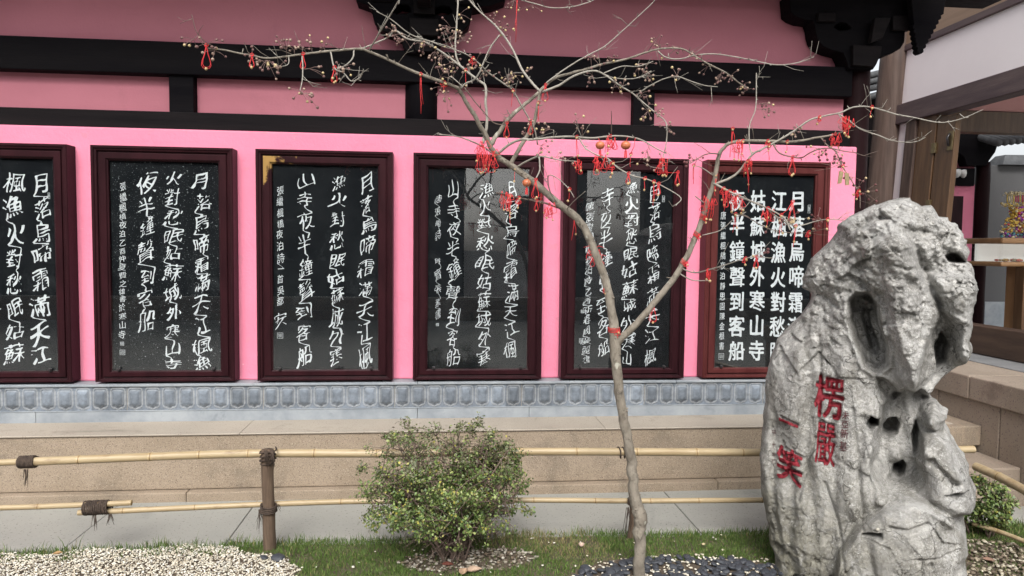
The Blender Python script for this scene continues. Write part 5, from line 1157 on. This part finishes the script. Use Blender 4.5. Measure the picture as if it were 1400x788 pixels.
def shrub(cx, cz, cy, rx, rz, base, nleaf, label, seed, top_bare=True, nstem=40, size=.0142):
    r = random.Random(seed); g = np.random.default_rng(seed)
    t = thing('leafy_shrub', base, label, 'shrub'); b = Vector(base); m = MB(); tips = []
    for k in range(nstem):
        th = r.uniform(0, 2*math.pi); ph = r.uniform(-.75, 1.15); e = Vector((cx+rx*.80*math.cos(th)*math.cos(ph), cy+rx*.62*math.sin(th)*math.cos(ph), cz+rz*.80*math.sin(ph)))
        s0 = b+Vector((r.uniform(-.06, .06), r.uniform(-.05, .05), -.01)); mid = s0+(e-s0)*.45+Vector((r.uniform(-.03, .03), r.uniform(-.03, .03), .06)); P = catmull([s0, mid, e], 6); m.tube(P, np.linspace(.0062, .0028, len(P)), 6)
        for j in range(14):
            i = r.randrange(4, len(P)); p = Vector(P[i]); u = Vector((r.gauss(0, 1), r.gauss(0, 1), r.gauss(.35, .8))).normalized(); l = r.uniform(.06, .20)*rx/.45
            q = p+u*l; d = Vector(((q.x-cx)/rx, (q.y-cy)/(rx*.85), (q.z-cz)/rz))
            if d.length > .97: q = Vector((cx, cy, cz))+Vector((d.x*rx, d.y*rx*.85, d.z*rz))/d.length*r.uniform(.85, 1.)
            mm = (p+q)/2+Vector((r.uniform(-.015, .015), r.uniform(-.015, .015), r.uniform(-.01, .02))); m.tube([p, mm, q], [.0026, .0019, .0011], 4); tips.append((mm, q))
            for h in range(3):
                v = Vector((r.gauss(0, 1), r.gauss(0, 1), r.gauss(.2, .8))).normalized()*r.uniform(.02, .07)*rx/.45; m.tube([mm.lerp(q, r.random()), q+v], [.0014, .0007], 4); tips.append((q, q+v))
    m.build('stem', 'twig_shrub', t, smooth=True)
    tp = np.array([[*a, *c] for a, c in tips]); i = g.integers(0, len(tp), nleaf); f = g.uniform(.2, 1.15, nleaf)[:, None]
    P = tp[i, :3]+(tp[i, 3:]-tp[i, :3])*f+g.normal(scale=.011, size=(nleaf, 3))
    rel = (P-np.array([cx, cy, cz]))/np.array([rx, rx*.85, rz]); rl = np.linalg.norm(rel, axis=1)
    keep = (rl < 1.10) & (P[:, 2] > base[2]+(.205 if top_bare else .05)+.05*np.sin(P[:, 0]*23)*np.sin(P[:, 1]*31+1))
    if top_bare:                                             # upper middle is thin, twigs show
        bare = np.exp(-((rel[:, 0]+.05)/.55)**2-((rel[:, 2]-.45)/.45)**2); keep &= g.random(nleaf) > .72*bare
        keep &= ~((g.random(nleaf) < .75) & (rel[:, 0] > .35) & (rel[:, 0] < .75) & (rel[:, 2] > -.55) & (rel[:, 2] < .0))
    cl = np.array([noise.noise(Vector(p)*9) for p in P]); keep &= g.random(nleaf) < .66+.8*cl
    P = P[keep]; rel = rel[keep]; cl = cl[keep]; n = len(P)
    pal = np.array([(.062, .105, .026), (.105, .16, .042), (.165, .215, .062), (.23, .26, .085), (.135, .115, .065), (.28, .26, .05)])
    pr = g.random(n)+.18*cl; ci = np.digitize(pr, [.30, .58, .80, .90, .97]); C = pal[ci]*g.uniform(.85, 1.4, (n, 1))
    if top_bare: tb = (rel[:, 2] > .25) & (g.random(n) < .55); C[tb] = np.array([.13, .135, .07])*g.uniform(.7, 1.3, (tb.sum(), 1))
    leaf_cloud(P, rel+g.normal(scale=.8, size=rel.shape)+np.array([0, -.2, .5]), size, C, 'leaves', t)
    return t
sb_ = at(620, 766, -1.43); c_ = at(613, 657, -1.43)
shrub(c_[0], c_[2], -1.43, .49, .325, (sb_[0], -1.43, .03), 72000, 'round green leafy shrub with thin twiggy crown in front of the bamboo fence', 3)
c2_ = at(1350, 690, -1.32); shrub(c2_[0], c2_[2], -1.32, .19, .21, (c2_[0]-.02, -1.32, .02), 6500, 'small green shrub growing behind the right foot of the tall rock', 9, False, 8, .018)

# ================================================================== LAWN, GRAVEL, PEBBLES, LEAVES
def in_gravel(x, y):
    xl = np.minimum(-1.1+(y+1.15)*(.55/-.47), -.25)+.06*np.sin(y*17)+.03*np.sin(y*41); return x < xl
def in_ell(x, y, cx, cy, rx, ry): return ((x-cx)/rx)**2+((y-cy)/ry)**2 < 1
def scatter(n, x0, x1, y0, y1): return rng.uniform(x0, x1, n), rng.uniform(y0, y1, n)
def n2(x, y, s, z=0.): return np.array([noise.noise(Vector((a*s, b*s, z))) for a, b in zip(x, y)])
def lz(x, y): return np.array([lawn_z(a, b) for a, b in zip(x, y)])
def blades(x, y, hgt, wid, C, lean=.55):
    n = len(x); th = rng.uniform(0, 2*np.pi, n); z = lz(x, y)-.004; a = np.stack([np.cos(th), np.sin(th), np.zeros(n)], 1); ln = rng.uniform(.1, lean, n)*hgt; ph = rng.uniform(0, 2*np.pi, n); d = np.stack([np.cos(ph)*ln, np.sin(ph)*ln, np.zeros(n)], 1)
    p = np.stack([x, y, z], 1); u = np.array([0, 0, 1.]); h = hgt[:, None]; w = wid[:, None]*.5
    V = np.stack([p-a*w, p+a*w, p+u*h*.55+d*.35+a*w*.8, p+u*h*.55+d*.35-a*w*.8, p+u*h*.97+d+a*w*.12, p+u*h*.97+d-a*w*.12], 1).reshape(-1, 3)
    k = np.arange(n)[:, None]*6; Q = np.concatenate([k+np.array([[0, 1, 2, 3]]), k+np.array([[3, 2, 4, 5]])]); return V, Q, np.repeat(C, 6, 0)
Vs, Qs, Cs = [], [], []; off = 0
for (n, x0, x1, y0, y1) in ((160000, -2.7, 3.6, -2.0, -1.13), (26000, -6.8, 6.8, -3.2, -1.13)):
    x, y = scatter(n, x0, x1, y0, y1); e = (y+1.13)/-.05
    g1 = n2(x, y, 2.2, 11.); g2 = n2(x, y, 7., 5.)
    k = ~(in_gravel(x, y+.02*g2) & ~((y > -1.185-.03*np.clip(g1, 0, 1)) & (rng.random(n) < .8+.5*g1)) & ~((rng.random(n) < .22+.4*g2) & (y > -1.29)))
    k &= ~(in_ell(x, y, .14, -1.45, .34, .13) & (rng.random(n) < .93)); k &= ~in_ell(x, y, 1.16, -1.76, .60, .27+.03*np.sin(x*9)); k &= ~(in_ell(x, y, 2.85, -1.68, .42, .26) & (rng.random(n) < .85)); k &= ~in_ell(x, y, 2.1, -1.8, .5, .22)
    dry = np.clip(g1*1.6+.15, 0, 1)*((x > .25) & (x < 1.2)); k &= rng.random(n) < (1-.3*dry-.2*np.clip(-g2, 0, 1))
    x, y, g1, g2, dry = x[k], y[k], g1[k], g2[k], dry[k]; n = len(x)
    hgt = rng.uniform(.011, .028, n)*(1+.6*g2); rim = y > -1.155; hgt[rim] *= rng.uniform(1., 2.2, rim.sum()); hgt[(rng.random(n) < .01)] *= 2.
    base = np.array([.075, .125, .028]); yel = np.array([.24, .21, .095]); br = np.array([.12, .19, .042])
    mixk = rng.random(n); C = np.where((mixk < .28)[:, None], br, base)*rng.uniform(.7, 1.3, (n, 1)); yk = rng.random(n) < (.07+.10*np.clip(g1, 0, 1)+.6*dry); C[yk] = yel*rng.uniform(.7, 1.25, (yk.sum(), 1))
    V, Q, Cc = blades(x, y, hgt, rng.uniform(.0022, .0042, n), C); Vs.append(V); Qs.append(Q+off); Cs.append(Cc); off += len(V)
gr = link_mesh('grass', np.vstack(Vs), None, 'grass', cols=np.vstack(Cs), quads=np.vstack(Qs)); tag(gr, 'short green lawn grass along the path edge', 'grass', kind='stuff')
def chips(n, test, x0, x1, y0, y1, r0, r1, pal, name, label, zo=.0, extra=None):
    x, y = scatter(n, x0, x1, y0, y1); k = test(x, y); x, y = x[k], y[k]; n = len(x); IV = np.array(ICO[0]); IF = np.array(ICO[1])
    r = rng.uniform(r0, r1, n); S = rng.uniform(.6, 1.25, (n, 1, 3))*np.array([1.1, .95, .6]); J = 1+.15*rng.normal(size=(n, len(IV), 1)); ang = rng.uniform(0, 6.28, n); ca, sa = np.cos(ang), np.sin(ang)
    V = IV[None]*S*J*r[:, None, None]; vx = V[..., 0]*ca[:, None]-V[..., 1]*sa[:, None]; vy = V[..., 0]*sa[:, None]+V[..., 1]*ca[:, None]
    V = np.stack([vx+x[:, None], vy+y[:, None], V[..., 2]+(lz(x, y)+r*.35+zo+rng.uniform(0, .012, n))[:, None]], -1).reshape(-1, 3)
    Q = (np.arange(n)[:, None, None]*len(IV)+IF[None]).reshape(-1, 3); pal = np.array(pal); C = np.repeat(pal[rng.integers(0, len(pal), n)]*rng.uniform(.75, 1.15, (n, 1)), len(IV), 0)
    o = link_mesh(name, V, None, 'gravel', cols=C, quads=Q); return tag(o, label, 'gravel', kind='stuff')
WP = [(.70, .655, .54), (.74, .71, .61), (.64, .58, .46), (.60, .54, .43), (.72, .695, .63), (.44, .38, .29)]
chips(36000, lambda x, y: in_gravel(x, y) & (y < -1.165+.02*np.sin(x*13)), -2.9, .1, -2.2, -1.13, .0032, .0068, WP, 'white_gravel', 'white chip gravel filling the left corner of the garden bed')
chips(1500, lambda x, y: in_ell(x, y, .14, -1.45, .36, .14), -.3, .6, -1.7, -1.2, .005, .012, [(.30, .27, .21), (.20, .17, .13), (.42, .39, .33), (.12, .09, .065), (.17, .13, .09)], 'gravel_mulch', 'mixed gravel and brown mulch under the round shrub')
chips(1500, lambda x, y: in_ell(x, y, 2.85, -1.68, .44, .30), 2.3, 3.4, -2.1, -1.3, .006, .014, [(.38, .33, .24), (.30, .26, .19), (.46, .42, .33), (.18, .14, .10), (.13, .10, .07)], 'yellow_gravel', 'yellowish gravel at the right foot of the tall rock')
chips(1300, lambda x, y: in_ell(x, y, 1.2, -1.72, .58, .26), .5, 1.9, -2.1, -1.4, .005, .010, WP[:4], 'pale_grit', 'pale grit scattered between the black pebbles')
chips(45, lambda x, y: ~in_gravel(x, y), -1.0, 1.6, -1.75, -1.18, .004, .008, WP[:3], 'stray_chips', 'stray white stone chips lying in the lawn', .012)
# black pebbles, one by one
import bmesh
pm = []
for k in range(5):
    bm = bmesh.new(); bmesh.ops.create_icosphere(bm, subdivisions=3, radius=1.)
    for v in bm.verts:
        v.co *= 1+.16*noise.noise(v.co*1.3+Vector((k*7, 0, 0))); v.co.z *= .52; v.co.x *= 1.25
    me = bpy.data.meshes.new('pebble'); bm.to_mesh(me); bm.free(); me.polygons.foreach_set('use_smooth', [True]*len(me.polygons)); me.materials.append(M['pebble']); pm.append(me)
spots = []; tries = 0; proto = None
while len(spots) < 285 and tries < 60000:
    tries += 1; x, y = random.uniform(.5, 1.85), random.uniform(-2.05, -1.46); r = random.uniform(.012, .025)
    if ((x-1.18)/.58)**2+((y+1.76)/.27)**2 > 1 or noise.noise(Vector((x*6, y*6, 3))) > .42: continue
    if any((x-a)**2+(y-b)**2 < (.66*(r+c))**2 for a, b, c in spots) or (x-.962)**2+(y+1.68)**2 < .06**2: continue
    spots.append((x, y, r))
spots += [(-.83, -1.37, .03), (-.90, -1.36, .018)]
for x, y, r in spots:
    if proto is None: o = proto = bpy.data.objects.new('black_pebble', pm[0]); tag(o, 'smooth black pebble lying in the pebble patch beside the tree foot', 'pebble', 'black pebbles around the tree foot')
    else: o = proto.copy(); o.data = random.choice(pm)
    COL.objects.link(o); o.location = (x, y, lawn_z(x, y)+r*.42+random.uniform(0, .008)); o.scale = (r, r, r); o.rotation_euler = (random.uniform(-.35, .35), random.uniform(-.35, .35), random.uniform(0, 6.3)); ORG[o.name] = np.zeros(3)
    if x < 0: o['label'] = 'large black pebble lying on the white gravel edge' if r > .02 else 'smaller black pebble lying on the white gravel edge'; del o['group']
# fallen leaves
def fallen(px, py, L, col, lab, ang, curl=.4):
    q = atz(px, py, .05); V = []; F = []; n, k = 9, 5
    for i in range(n):
        f = i/(n-1); w = .30*math.sin(math.pi*f**.8)**.9+.002
        for j in range(k):
            v = (j/(k-1)-.5)*2; u = (f-.5)*L; yy = v*w*L; z = curl*L*(v*v*.35*math.sin(math.pi*f)+.8*(f-.5)**2)
            V.append((q[0]+u*math.cos(ang)-yy*math.sin(ang), q[1]+u*math.sin(ang)+yy*math.cos(ang), q[2]+z))
    F = [[i*k+j, i*k+j+1, (i+1)*k+j+1, (i+1)*k+j] for i in range(n-1) for j in range(k-1)]
    o = link_mesh('fallen_leaf', V, F, 'deadleaf', base=q, smooth=True, cols=[col]*len(V)); s = o.modifiers.new('t', 'SOLIDIFY'); s.thickness = .0012; tag(o, lab, 'leaf')
TAN = (.50, .36, .26)
fallen(648, 782, .085, TAN, 'pale tan fallen leaf lying in front of the shrub', .2, .7); fallen(634, 785, .07, (.44, .30, .2), 'tan fallen leaf standing on edge in front of the shrub', 1.2, 1.); fallen(612, 773, .062, (.16, .05, .035), 'dark red fallen leaf under the shrub', -.15, .5)
fallen(795, 747, .052, (.56, .42, .34), 'pinkish fallen leaf lying on the lawn left of the tree', 1.3, .9); fallen(962, 745, .03, (.55, .45, .28), 'tiny pale fallen leaf on the lawn right of the tree', .8, .6); fallen(79, 758, .045, (.42, .26, .12), 'orange brown fallen leaf on the edge of the white gravel', .3, .8); fallen(1352, 767, .06, (.30, .18, .13), 'brown fallen leaf on the gravel right of the rock', -.4, .6); fallen(728, 737, .03, (.5, .45, .36), 'small cream fallen leaf at the lawn edge', .5, .5)
